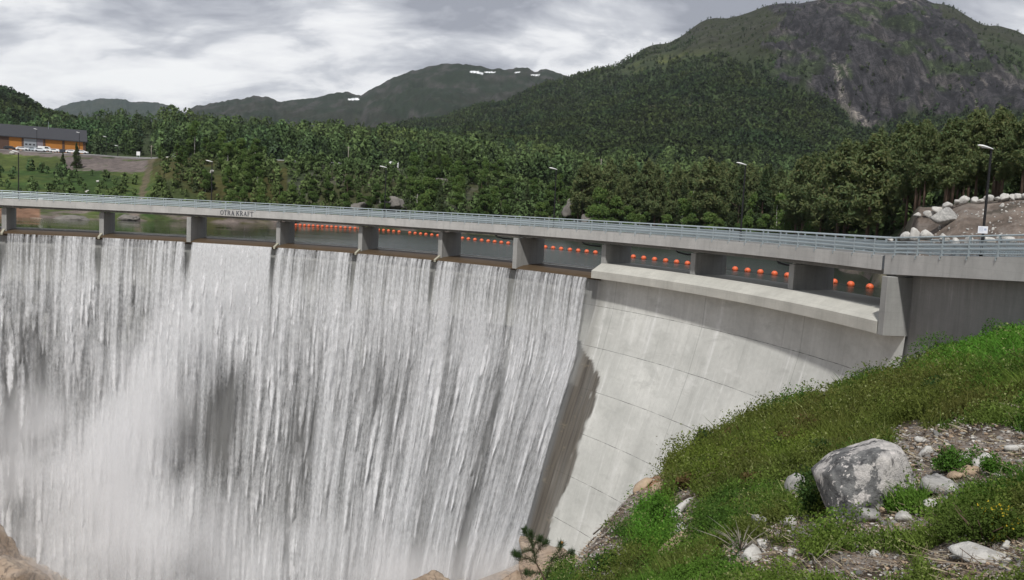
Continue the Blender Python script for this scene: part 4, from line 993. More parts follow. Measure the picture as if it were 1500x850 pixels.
# ================================================================== FOREGROUND SLOPE AND GORGE
_bp = [(830, 850, .25), (865, 795, .0), (900, 752, -.2), (930, 716, -.35), (965, 690, -.4), (1030, 648, -.6), (1090, 612, -.7), (1150, 594, -.75), (1200, 584, -.8), (1270, 567, -.85), (1330, 546, -.8)]
_B = np.array([onplane(*q) for q in _bp]); _B = _B[np.argsort(_B[:, 1])]
def xb(Y):
    x = np.interp(Y, _B[:, 1], _B[:, 0]); x = np.where(Y < _B[0, 1], _B[0, 0] + (Y - _B[0, 1]) * .62, x)
    return np.where(Y > _B[-1, 1], _B[-1, 0] + (Y - _B[-1, 1]) * .75, x)
def near_ground(x, y, noise=True):
    x = np.asarray(x, float); y = np.asarray(y, float)
    s = (x - xb(y)) * .836; zb = np.interp(y, _B[:, 1], _B[:, 2])
    sl = np.interp(y, [0, 8, 13, 20, 30, 45], [.70, .70, .61, .49, .38, .40])
    up = zb + sl * np.maximum(s, 0); k = .5; up = np.where(up > 3.4, 3.4 + (1 - np.exp(-(up - 3.4) / 1.3)) * 1.3, up)
    d = np.maximum(-s, 0); dn = zb - np.where(d < 5, 1.75 * d, 8.75 + (d - 5) * .56)
    dn = np.maximum(dn, -41 - 17 * sstep(0, -45, x))
    z = np.where(s > 0, up, dn)
    z = z - .10 * np.exp(-(s / .6) ** 2)
    if noise:
        z = z + (fbm(x / 2.3, y / 2.3, 4, 91) - .5) * .42 * np.minimum(1, np.hypot(x, y) / 9) + (fbm(x / .5, y / .5, 3, 93) - .5) * .12 + (fbm(x / .11, y / .11, 2, 94) - .5) * .045 * (np.hypot(x, y) < 16) + (s < -.5) * (fbm(x / 3, y / 3, 4, 95) - .5) * 1.6
    return z
def hit(px, py):
    d = ray(px, py); t = 3.0
    while t < 75:
        p = d * t; g = float(near_ground(p[0], p[1]))
        if EYE + p[2] < g: break
        t += .03
    if t > 46 and py < 900: return hit(px, py + 4)          # looked past the crest: come down onto the slope
    return np.array([p[0], p[1], g]), t
GZ = [  # authored ground patches (bearing-based), amount of bare soil
    (1425, 674, 110, 52, 1.3), (1350, 655, 50, 26, 1.2), (1285, 770, 100, 22, 1.05), (1165, 778, 80, 20, .75), (1440, 826, 100, 44, 1.2), (1270, 838, 100, 30, 1.0), (1165, 840, 70, 26, 1.0), (1100, 812, 55, 22, .9), (1490, 610, 18, 30, .6), (1385, 730, 45, 26, .9),
    (864, 796, 44, 48, 1.2), (900, 748, 34, 28, 1.2), (935, 718, 32, 22, 1.1), (958, 706, 22, 22, .9), (1005, 735, 26, 22, .8), (1000, 775, 26, 22, .9)]
ST = [(1169, 718, 17, 26, 'stone_grey', 'upright grey stone on the slope, left of the dark shrub by the big boulder'), (1155, 707, 8, 8, 'stone_grey', 'small grey stone just above the upright grey stone on the slope'),
 (1112, 765, 17, 15, 'stone_grey', 'grey block leftmost in the row of stones below the dark shrub'), (1159, 766, 15, 17, 'stone_white', 'white pointed stone in the row below the dark shrub'),
 (1275, 757, 30, 18, 'stone_grey', 'flat grey stone leaning on the foot of the big boulder'), (1327, 757, 20, 15, 'stone_white', 'white stone just right below the big boulder'),
 (1292, 751, 9, 7, 'stone_tan', 'little tan stone wedged under the big boulder'), (1337, 726, 9, 8, 'stone_tan', 'little tan stone at the orange side of the big boulder'),
 (1373, 710, 36, 27, 'stone_grey', 'broad flat grey slab right of the big boulder'), (1417, 692, 24, 14, 'stone_tan', 'rounded tan stone below the white flat ones, right of the grey slab'),
 (1399, 698, 14, 14, 'stone_tan', 'smaller brown stone touching the rounded tan stone'), (1396, 721, 15, 14, 'stone_white', 'pale lichen stone at the right foot of the grey slab'),
 (1412, 673, 19, 9, 'stone_white', 'low white stone above the rounded tan stone'), (1443, 676, 25, 18, 'stone_white', 'tilted white plate of rock beside the green tussock'),
 (1490, 657, 24, 10, 'stone_white', 'long pale stone at the right edge of the picture'), (1357, 664, 20, 11, 'stone_white', 'white stone behind the right shoulder of the big boulder'),
 (1350, 645, 14, 9, 'stone_white', 'white stone topmost behind the big boulder'), (1415, 616, 8, 6, 'stone_white', 'lone white stone up in the grass above the stony patch'),
 (1366, 741, 18, 11, 'stone_white', 'pale lichen-covered stone below the grey slab'), (1474, 801, 11, 10, 'stone_white', 'small egg-like white stone by the dead branches'),
 (1430, 812, 62, 22, 'stone_white', 'long bleached block of rock at the bottom right'), (1097, 815, 24, 20, 'stone_white', 'jagged white stone beside the dry grey twigs'),
 (1117, 797, 17, 8, 'stone_white', 'flat white stone behind the jagged one'), (1161, 808, 15, 8, 'stone_white', 'white stone in the moss, below the row of stones'), (1281, 812, 13, 9, 'stone_white', 'small white stone on the soil below the big boulder'),
 (1208, 575, 12, 6, 'stone_white', 'white stone on the crest of the slope against the dam'), (914, 814, 16, 13, 'stone_white', 'white three-cornered stone in the grass near the pine sapling'),
 (996, 780, 9, 17, 'stone_white', 'white upright splinter of rock in the dark hollow'), (992, 752, 40, 8, 'stone_white', 'long white ledge of rock running down the slope'), (992, 800, 52, 13, 'stone_tan', 'long tan slab below the dark hollow'),
 (1030, 705, 42, 10, 'soilrock', 'long dark ledge of rock above the white ledge'), (945, 706, 26, 10, 'stone_tan', 'orange-tan ledge on the brow of the slope, upper one'), (968, 712, 24, 9, 'stone_tan', 'orange-tan ledge on the brow of the slope, lower one'), (1113, 764, 14, 8, 'stone_white', 'small white stone against the grey block'),
 (1030, 640, 14, 12, 'stone_grey', 'dark grey stone in the brow of the slope against the concrete')]
def bare(px, py, x, y):
    n = (fbm(x / .9, y / .9, 4, 111) - .5)
    b = 0
    for cx, cy, sx, sy, a in GZ: b = np.maximum(b, a * np.exp(-((px - cx) / sx) ** 2 - ((py - cy) / sy) ** 2))
    for q in ST:
        if q[0] > 1040: rr = max(q[2], q[3]) * .75 + 3; b = np.maximum(b, .95 * np.exp(-((px - q[0]) / rr) ** 2 - ((py - q[1] - q[3] * .3) / (rr * .75)) ** 2))
    b = np.maximum(b, .3 * sstep(12, 6, np.hypot(x, y)))
    return sstep(.30, .50, b + n * .85)
def slope_mesh(name, us, Ys, label):
    U, Y = np.meshgrid(us, Ys, indexing='ij'); X = U * Y; Z = near_ground(X, Y)
    V = np.stack([X, Y, Z], -1).reshape(-1, 3); P = proj(V); px, py = P[:, 0], P[:, 1]; x, y, z = V.T
    s = (x - xb(y)) * .836
    b = bare(px, py, x, y); n = fbm(x / .35, y / .35, 4, 113); n2 = fbm(x / 2.2, y / 2.2, 3, 115)
    c = np.tile(np.array([[.040, .050, .018]]), (len(V), 1))
    def put(m, k):
        nonlocal c
        m = np.clip(m, 0, 1)[:, None]; c = c * (1 - m) + np.array(k) * m
    put(sstep(.5, .7, n2) * .6, (.06, .045, .022))
    put(b, (.145, .115, .09)); put(b * sstep(.48, .60, n), (.25, .215, .185)); put(b * sstep(.46, .36, n), (.075, .057, .042))
    put(((s < -.3)) * .9, (.10, .075, .058)); put((s < -.3) * sstep(.5, .65, n), (.22, .17, .125)); put((s < -3) * 1.0, (.40, .30, .215)); put((s < -3) * sstep(.5, .65, n2), (.26, .20, .15)); 
    put(np.exp(-((px - 958) / 16) ** 2 - ((py - 708) / 14) ** 2) * 1.2, (.30, .165, .085))
    t = NT('slope_soil'); cc = t.attr('col'); p = t.coord('pos'); f1 = t.noise(p, 14, 5, .7); f2 = t.noise(p, 60, 3, .6)
    col = t.mix(t.mr(f1, .3, .7), t.mix(1.0, cc, (.6, .6, .6), 'MULTIPLY'), t.mix(1.0, cc, (1.35, 1.35, 1.35), 'MULTIPLY'))
    t.bsdf(col, .95, t.bump(t.math('ADD', f1, t.math('MULTIPLY', f2, .4)), .04, .9), spec=.15)
    o = mesh_np(name, V, gridfaces(len(us), len(Ys)), t.m, None, True, {'col': c}); return tag(o, label, 'ground', kind='structure')
slope_mesh('ground', np.linspace(-.16, .86, 420), np.exp(np.linspace(math.log(2.2), math.log(60), 460)), 'steep grassy slope in front of the dam')

def gorge():
    xs = np.linspace(-150, 40, 190); ys = np.linspace(-40, 135, 176); X, Y = np.meshgrid(xs, ys, indexing='ij')
    Z = near_ground(X, Y, False) - .9
    left = -60 + np.maximum(0, -62 - X) * .62 + np.maximum(0, 60 - Y) * 0
    Z = np.where(X < -20, np.maximum(Z, left), Z); Z = np.where(Z > 2.5, 2.5, Z)
    rr = np.hypot(X - CX, Y - CY); Z = np.where(rr > RD - 3, np.minimum(Z, -8), Z)
    blk = fbm(X / 6, Y / 6, 4, 131); Z = Z + (np.floor(blk * 9) / 9 - .5) * 5 * (Z < -6) + (fbm(X / 2, Y / 2, 3, 133) - .5) * 1.2 * (Z < -6)
    V = np.stack([X, Y, Z], -1).reshape(-1, 3)
    t = NT('gorge_rock'); p = t.coord('pos'); a = t.noise(p, .25, 6, .6); b = t.noise(p, 1.6, 5, .65); w = t.noise(t.coord('pos', (.1, .1, .5)), 1, 4)
    c = t.mix(t.mr(a, .35, .65), (.30, .215, .15), (.42, .33, .245)); c = t.mix(t.mr(b, .52, .7, 0, .8), c, (.16, .115, .08)); c = t.mix(t.mr(w, .55, .7, 0, .6), c, (.30, .27, .24)); ck = t.noise(t.coord('pos', (.35, .35, .7)), 1.0, 6, .65, 1.0); c = t.mix(t.mr(t.math('ABSOLUTE', t.math('SUBTRACT', ck, .5)), .022, .0, 0, .85), c, (.07, .055, .045))
    t.bsdf(c, .7, t.bump(b, .25, .8), spec=.4); M['granite'] = t.m
    o = mesh_np('gorge', V, gridfaces(len(xs), len(ys)), t.m, None, False); tag(o, 'tan granite gorge below the dam', 'terrain', kind='structure')
    n = 80; th = np.radians(np.linspace(116, 33, n)); r = np.linspace(RD - 36, RD - 11, 20)
    V = np.stack([CX + np.cos(th)[:, None] * r[None], CY + np.sin(th)[:, None] * r[None], -41 - 17 * sstep(45, 75, np.degrees(th))[:, None] + (fbm(np.cos(th)[:, None] * r[None] / 2, np.sin(th)[:, None] * r[None] / 2, 4, 3) - .5) * 1.6], -1).reshape(-1, 3)
    t = NT('foaming_river'); q = t.noise(t.coord('pos'), .5, 5, .65); t.bsdf(t.mix(t.mr(q, .35, .6), (.30, .33, .33), (.85, .86, .87)), .5, t.bump(q, .3, .6)); 
    o = mesh_np('river', V, gridfaces(n, 20), t.m, None, True); tag(o, 'white foaming pool at the foot of the falls', 'river', kind='structure')
gorge()

# ------------------------------------------------------------------ rocks
_ICO = {}
def ico(sub):
    if sub not in _ICO:
        bm = bmesh.new(); bmesh.ops.create_icosphere(bm, subdivisions=sub, radius=1.0); bm.verts.ensure_lookup_table()
        _ICO[sub] = (np.array([v.co[:] for v in bm.verts]), np.array([[v.index for v in f.verts] for f in bm.faces])); bm.free()
    return _ICO[sub]
def rock_verts(size, seed, sub=4, nplanes=13, planes=None, rough=.05, keen=36):
    D, Fc = ico(sub); r = np.random.default_rng(seed)
    if planes is None:
        N = r.normal(size=(nplanes, 3)); N /= np.linalg.norm(N, axis=1)[:, None]; d = r.uniform(.62, 1.0, nplanes)
    else: N, d = planes
    q = np.maximum(D @ N.T, 1e-3) / d[None]
    rad = 1 / (np.sum(np.clip(q, 0, None) ** keen, 1) ** (1 / keen))
    rad = np.minimum(rad, 1.5); V = D * rad[:, None]
    a = fbm(V[:, 0] * 2.2 + V[:, 2] * 1.1 + seed, V[:, 1] * 2.2 - V[:, 2] * 1.3, 5, seed % 97); V *= (1 + (a - .5) * rough * 4)[:, None]
    b = fbm(V[:, 0] * 9 + V[:, 2] * 5, V[:, 1] * 9 + seed, 3, seed % 89); V *= (1 + (b - .5) * rough)[:, None]
    return V * np.array(size)[None], Fc
def rockmat(name, base, alt, dark, lich=.5, scale=3.0):
    t = NT(name); p = t.coord('obj'); oi = t.n('ShaderNodeObjectInfo').outputs['Random']; p = t.vmath('ADD', p, t.comb(t.math('MULTIPLY', oi, 31.0), t.math('MULTIPLY', oi, 17.0), 0))
    a = t.noise(p, scale, 6, .62); b = t.noise(p, scale * 4.5, 5, .7); c_ = t.noise(p, scale * 1.7, 5, .6, .6)
    c = t.mix(t.mr(a, .35, .65), base, alt); c = t.mix(t.mr(c_, .60, .66, 0, lich), c, dark); c = t.mix(t.mr(b, .55, .75, 0, .35), c, dark)
    t.bsdf(c, .85, t.bump(t.math('ADD', a, t.math('MULTIPLY', b, .5)), .05, .8), spec=.25); return t.m
M['stone_white'] = rockmat('pale_stone', (.42, .405, .375), (.58, .565, .53), (.17, .16, .145), .5, 5)
M['stone_grey'] = rockmat('grey_stone', (.24, .235, .225), (.42, .41, .385), (.10, .10, .095), .6, 5)
M['stone_tan'] = rockmat('tan_stone', (.36, .265, .18), (.48, .37, .26), (.20, .15, .11), .5, 5)
M['cliff'] = rockmat('cliff_rock', (.13, .12, .11), (.21, .195, .175), (.055, .05, .045), .8, .5)
M['soilrock'] = rockmat('earthy_rock', (.13, .10, .08), (.22, .18, .14), (.05, .04, .032), .6, 5)
def rock(name, loc, size, mat, label, cat='rock', group=None, seed=0, sub=3, rz=None, tilt=0, **kw):
    V, Fc = rock_verts(size, seed, sub, **kw); o = mesh_np(name, V, Fc, mat, None, True); o.location = tuple(loc)
    o.rotation_euler = (tilt, tilt * .6, random.random() * 6.28 if rz is None else rz); return tag(o, label, cat, group)
def pxsize(t, px): return px * t / F

def big_boulder():
    P, t = hit(1268, 748); s = t / F
    poly = [(1202, 696), (1216, 680), (1246, 661), (1284, 645), (1303, 641), (1317, 650), (1331, 678), (1338, 704), (1336, 750), (1326, 785), (1228, 785), (1206, 738)]
    c = np.array([1272., 704.]); N = []; d = []
    for i in range(len(poly)):
        a = np.array(poly[i], float) - c; b = np.array(poly[(i + 1) % len(poly)], float) - c; e = b - a; n = np.array([e[1], -e[0]]); n /= np.linalg.norm(n)
        if n @ a < 0: n = -n
        dist = n @ a * s; v = np.array([n[0], -.12 if i % 2 else .15, -n[1]]); N.append(v / np.linalg.norm(v)); d.append(dist / np.linalg.norm(v))
        pass
    for v, q in (((-.25, -1, .35), .30), ((.45, -1, .25), .30), ((.1, -1, -.2), .33), ((0, 1, .3), .4), ((-.6, -.8, .5), .33), ((.1, -.7, 1), .36), ((-.8, -.6, .15), .40), ((.3, -1, -.05), .29)):
        v = np.array(v) / np.linalg.norm(v); N.append(v); d.append(q)
    V, Fc = rock_verts((1, 1, 1), 41, 5, planes=(np.array(N), np.array(d)), rough=.022, keen=80)
    V = V * .93
    tt = NT('lichen_boulder'); p = tt.coord('obj'); a = tt.noise(p, 4.2, 7, .66, .4); b = tt.noise(p, 11, 5, .65); f = tt.noise(p, 40, 4, .7)
    x, y, z = tt.sep(p)
    col = tt.mix(tt.mr(b, .35, .65), (.075, .075, .077), (.21, .21, .205))
    lv = tt.math('ADD', a, tt.math('MULTIPLY', x, .16)); lv = tt.math('ADD', lv, tt.math('MULTIPLY', z, .10))
    col = tt.mix(tt.mr(lv, .455, .49), col, tt.mix(tt.mr(b, .4, .6), (.36, .345, .33), (.56, .53, .50)))
    col = tt.mix(tt.mr(tt.noise(p, 17, 4, .6), .60, .64), col, (.60, .56, .53)); col = tt.mix(tt.mr(tt.noise(tt.coord('obj', (1, 1, .35)), 9, 5, .6), .57, .66, 0, .8), col, (.04, .04, .042))
    om = tt.math('MULTIPLY', tt.mr(x, .36, .44), tt.mr(z, -.02, -.10)); col = tt.mix(tt.math('MULTIPLY', om, tt.mr(b, .3, .5)), col, (.27, .135, .055))
    tt.bsdf(col, .9, tt.bump(tt.math('ADD', a, tt.math('MULTIPLY', f, .35)), .06, .9), spec=.2)
    o = mesh_np('boulder', V, Fc, tt.m, None, True); q = at(1272, 704, P[1] + .12); o.location = tuple(q)
    tag(o, 'big boulder with black and white lichen patches on the grass slope', 'boulder'); return P, t
BP, BT = big_boulder()

def stones():
    for i, (x, y, w, h, m, lb) in enumerate(ST):
        P, t = hit(x, y + h * .35); a = pxsize(t, w) / 2 * 1.12; b = pxsize(t, h) / 2 * 1.25; diag = x in (992, 1030, 945, 968)
        o = rock('stone', P + np.array([0, .1 * a, b * .5]), (a, max(a * .75, b) if not diag else b * 1.4, b), M[m], lb, 'stone', None, 300 + i, 3, 0.0, nplanes=8, rough=.06)
        if diag: o.rotation_euler = (0, R_(-38 if x != 992 or y > 790 else -42), R_(12))
        elif w < 25: o.rotation_euler = (random.uniform(-.3, .3), random.uniform(-.3, .3), random.random() * .6)
    # gravel-size stones one can still count
    base = []
    for k in range(6):
        V, Fc = rock_verts((1, .85, .62), 700 + k, 2, nplanes=8); o = mesh_np('small_stone', V, Fc, M[('stone_white', 'stone_grey', 'stone_white', 'stone_tan', 'stone_white', 'stone_grey')[k]], None, True); base.append(o)
    nm = ['pale chip of stone', 'grey chip of stone', 'whitish pebble', 'tan pebble', 'bleached stone fragment', 'dark grey pebble']; c = 0
    for j in range(4000):
        if c >= 290: break
        z = random.choices(GZ[:10], [6, 3, 3, 1.5, 4, 2, 1, 1.5, 1.5, 3])[0]; x, y = random.gauss(z[0], z[2] * .6), random.gauss(z[1], z[3] * .6)
        if x > 1530 or y > 856: continue
        P, t = hit(x, y); 
        if t > 40: continue
        k = c % 6; o = base[k] if c < 6 else base[k].copy()
        if c >= 6: COL.objects.link(o)
        r = pxsize(t, random.uniform(1.8, 6.0) * (1.3 if random.random() < .15 else 1)); o.scale = (r, r * random.uniform(.7, 1.1), r * random.uniform(.7, 1.1)); o.location = (P[0], P[1], P[2] + r * .3); o.rotation_euler = (random.uniform(-.4, .4), random.uniform(-.4, .4), random.random() * 6)
        tag(o, nm[k] + ' strewn with others over the bare soil', 'stone', nm[k] + 's on the soil'); c += 1
stones()

# rocks lower down and across the water
def outcrops():
    for (x, y, D, w, d, h, lb, sd) in ((-26, 842, 97, 8.5, 5, 3.2, 'tan granite block in the spray, lowest at the bottom left', 11), (-62, 770, 103, 7.5, 5, 3.0, 'tan granite block at the left edge above the lowest block', 12),
            (35, 872, 94, 3.4, 4, 3.0, 'tan granite block cut by the bottom edge, in the spray', 13), (616, 876, 80, 2.6, 4, 2.0, 'orange-brown rock tip sticking out of the spray at the bottom middle', 14)):
        o = rock('rock_outcrop', at(x, y, D), (w, d, h), M['granite'], lb, 'rock', None, sd, 5, 0.4 * sd, .15, rough=.06, keen=90, nplanes=9)
        if sd < 14: o.rotation_euler = (R_(8), R_(48 if sd != 13 else 35), R_(-12))
    rock('rock_outcrop', at(836, 872, 74), (5.2, 6, 3.4), M['granite'], 'pale tan ledge at the foot of the dry part of the dam', 'rock', None, 15, 5, .6, .2, rough=.05)
    for i, (x, y, D, w, h, lb) in enumerate(((838, 306, 236, 20, 26, 'grey cliff gap among the trees behind the fourth lamp'), (868, 322, 222, 30, 22, 'low grey rocks at the water edge below the cliff gap'), (497, 264, 296, 20, 26, 'small grey crag right of the lettering, under the road'),
            (645, 268, 272, 26, 16, 'pale rocks in the bank below the trees, right of the camper van'), (575, 300, 246, 34, 22, 'grey rock at the foot of the bank behind the middle lamp'), (520, 305, 246, 40, 14, 'low grey shore rock left of the middle lamp'), (455, 250, 305, 30, 12, 'pale scar in the bank just under the road'), (262, 252, 290, 12, 8, 'grey boulder on the brown hillside by the white birch'),
            (330, 300, 244, 26, 14, 'grey rock low on the brown hillside behind the lettering'), (60, 322, 190, 60, 12, 'reddish shore rock under the bridge at the far left'), (110, 318, 194, 50, 14, 'dark shore rock under the bridge in the first bays'), (185, 318, 204, 30, 10, 'grey shore rock beside the second pier'))):
        u = uofpx(x); z = float(terr(np.array([u]), np.array([D]))[0]); p = at(x, y, D); s = D / F
        rock('rock_outcrop', (p[0], D + h * s * .25, p[2] - (h * s * .3 if x < 190 else 0)), (w * s * .55, max(w, h) * s * .45, h * s * .6), M['granite'] if x == 60 else M['cliff'], lb, 'rock', None, 60 + i, 4, random.uniform(-.4, .4), 0, rough=.13, nplanes=16, keen=40)
    # white boulders on the rubble bank
    top = [(1347, 292, 9), (1362, 292, 12), (1374, 290, 15), (1389, 288, 15), (1403, 290, 10), (1412, 290, 13), (1427, 289, 11), (1438, 287, 10), (1450, 287, 12), (1463, 286, 9), (1475, 287, 12), (1483, 285, 10), (1491, 285, 12), (1504, 284, 11)]
    for i, (x, y, w) in enumerate(top):
        D = 78 - (x - 1347) * .03; p = at(x, y, D); s = D / F; g = float(terr(np.array([uofpx(x)]), np.array([D]))[0])
        rock('white_boulder', (p[0], D, g + w * s * .34), (w * s * .58, w * s * .5, w * s * .42), M['stone_white'], 'cream boulder in the row lining the top of the rubble bank', 'boulder', 'cream boulders along the bank top', 820 + i, 3, rough=.03)
    low = [(1328, 345, 12), (1340, 341, 15), (1352, 345, 14), (1360, 343, 14), (1336, 347, 10), (1382, 347, 12), (1420, 351, 14), (1447, 351, 18), (1474, 350, 15), (1304, 349, 9), (1400, 352, 10)]
    for i, (x, y, w) in enumerate(low):
        D = 61 - (x - 1328) * .045; p = at(x, y, D); s = D / F; g = float(terr(np.array([uofpx(x)]), np.array([D]))[0])
        lbl = 'cream boulder heaped behind the railing left of the lamp with the notice' if x < 1390 else 'cream boulder behind the railing near the lamp with the notice'
        rock('white_boulder', (p[0], D, max(g + w * s * .3, p[2] - .1)), (w * s * .6, w * s * .5, w * s * .5), M['stone_white'], lbl, 'boulder', 'cream boulders heaped behind the railing' if x < 1390 else 'cream boulders behind the railing by the lamp', 850 + i, 3, rough=.03)
    slab = at(1392, 318, 70); rock('rock_slab', slab + np.array([0, .6, 0]), (1.3, .8, .62), M['stone_grey'], 'slanting grey rock slab in the rubble bank between two trunks', 'rock', None, 871, 4, .3, .3, rough=.05)
    base = []
    for k in range(3):
        V, Fc = rock_verts((1, .8, .7), 880 + k, 2); base.append(mesh_np('rubble_stone', V, Fc, M[('stone_white', 'stone_grey', 'stone_white')[k]], None, True))
    for c in range(230):
        x = random.uniform(1335, 1512); y = random.uniform(296, 344); D = float(np.interp(y, [290, 344], [74, 58])); u = uofpx(x)
        o = base[c % 3] if c < 3 else base[c % 3].copy()
        if c >= 3: COL.objects.link(o)
        r = D / F * random.uniform(.8, 2.0) * (1.8 if random.random() < .12 else 1); o.scale = (r, r, r); o.location = (u * D, D, float(terr(np.array([u]), np.array([D]))[0]) + r * .2); o.rotation_euler = (random.random(), random.random(), random.random() * 6)
        lb = ('pale', 'grey', 'whitish')[c % 3]; tag(o, lb + ' fist-size stone lying in the rubble bank', 'stone', lb + ' stones in the rubble bank')
    for i, (x, y, w, D) in enumerate(((60, 274.5, 7, 225), (128, 272, 5, 240), (115, 274, 4, 232), (166, 274, 8, 232), (17, 231, 5, 318), (143, 258, 4, 262), (208, 268, 5, 235), (246, 226, 5, 335), (310, 270, 6, 270), (720, 287, 4, 250))):
        p = at(x, y, D); s = D / F; g = float(terr(np.array([uofpx(x)]), np.array([D]))[0])
        rock('pale_boulder', (p[0], D, g + .3), (w * s * .6, w * s * .5, w * s * .45), M['stone_white'], ['white block alone on the grass near the first lamp', 'pale stone higher of a pair on the grass bank', 'pale stone lower of a pair on the grass bank', 'flat white stone right on the grass bank', 'white stone high under the car park', 'small pale stone in the middle of the grass bank', 'pale stone at the foot of the brown path', 'white stone at the end of the gravel shelf', 'white stone on the brown hillside by the lettering lamp', 'small pale stone among the leafy trees'][i], 'stone', None, 900 + i, 3)
outcrops()

# ------------------------------------------------------------------ grass and low plants
def M_veg(name, tr=.3):
    t = NT(name); c = t.attr('col'); d = t.n('ShaderNodeBsdfDiffuse'); t.set(d.inputs[0], c); g_ = t.n('ShaderNodeNewGeometry').outputs['Normal']; t.set(d.inputs['Normal'], t.vmath('NORMALIZE', t.vmath('ADD', g_, (-.35, -.1, .75)))); tl = t.n('ShaderNodeBsdfTranslucent'); t.set(tl.inputs[0], t.mix(1.0, c, (1.1, 1.25, .6), 'MULTIPLY'))
    mx = t.n('ShaderNodeMixShader'); mx.inputs[0].default_value = tr; t.t.links.new(d.outputs[0], mx.inputs[1]); t.t.links.new(tl.outputs[0], mx.inputs[2]); t.t.links.new(mx.outputs[0], t.out.inputs['Surface']); return t.m
M['veg'] = M_veg('grass_blades'); M['herb'] = M_veg('low_leaves')
def sample_ground(n, seed, rmin=3.2, rmax=58):
    r = np.random.default_rng(seed); u = r.uniform(-.02, .80, n); Y = np.exp(r.uniform(math.log(rmin), math.log(rmax), n)); x = u * Y
    s = (x - xb(Y)) * .836; ok = (s > -1.3) & (x < 26.2 + .02 * Y); x, y = x[ok], Y[ok]
    z = near_ground(x, y); P = proj(np.stack([x, y, z], 1)); k = (P[:, 0] > 700) & (P[:, 0] < 1560) & (P[:, 1] < 900)
    return x[k], y[k], z[k], P[k, 0], P[k, 1]
def zone(px, py, x, y, r):
    """colour of the plants by place: lush tops, brown heather, yellow moss, dark bilberry"""
    n1 = fbm(x / 1.6, y / 2.6, 4, 141); n2 = fbm(x / .6, y / .9, 3, 143); n3 = fbm(x / 4, y / 6, 3, 147)
    c = np.tile(np.array([[.092, .140, .030]]), (len(x), 1))
    def put(m, k):
        nonlocal c
        m = np.clip(m, 0, 1)[:, None]; c = c * (1 - m) + np.array(k) * m
    put(sstep(.47, .55, n1), (.058, .098, .024)); put(sstep(.55, .62, n2) * .8, (.125, .150, .036)); put(sstep(.44, .38, n1) * sstep(.4, .55, n2) * .75, (.045, .075, .024))
    n4 = fbm(x / .9, y / 1.5, 4, 149); put(sstep(.54, .62, n4) * .55, (.125, .092, .040)); n5 = fbm(x / 2.6, y / 4.2, 4, 159); put(sstep(.55, .66, n5) * .45, (.105, .088, .034)); put(sstep(.42, .33, n5) * .5, (.050, .088, .028)); put(sstep(.40, .34, n4) * .6, (.145, .155, .045))
    G = lambda cx, cy, sx, sy: np.exp(-((px - cx) / sx) ** 2 - ((py - cy) / sy) ** 2)
    heather = np.maximum.reduce([G(1180, 625, 150, 40), .8 * G(1080, 655, 70, 40), .7 * G(1330, 590, 110, 30), .5 * G(1000, 700, 60, 40)])
    put(sstep(.40, .62, heather * .55 + (n1 + n3) * .35) * .55, (.118, .088, .036))
    lush = np.maximum(G(1440, 505, 110, 45), np.maximum(.9 * G(960, 770, 40, 50), .6 * G(1130, 590, 110, 18)))
    put(sstep(.3, .6, lush + (n2 - .5) * .5) * .85, (.085, .170, .030))
    put(sstep(.62, .74, n3 + (n2 - .5) * .4) * G(1130, 720, 140, 80), (.135, .160, .03))
    put((r.random(len(x)) < .05), (.24, .21, .11))
    return np.array([[.86, 1.08, .85]]) * c * (.62 + .76 * r.random((len(x), 1)))
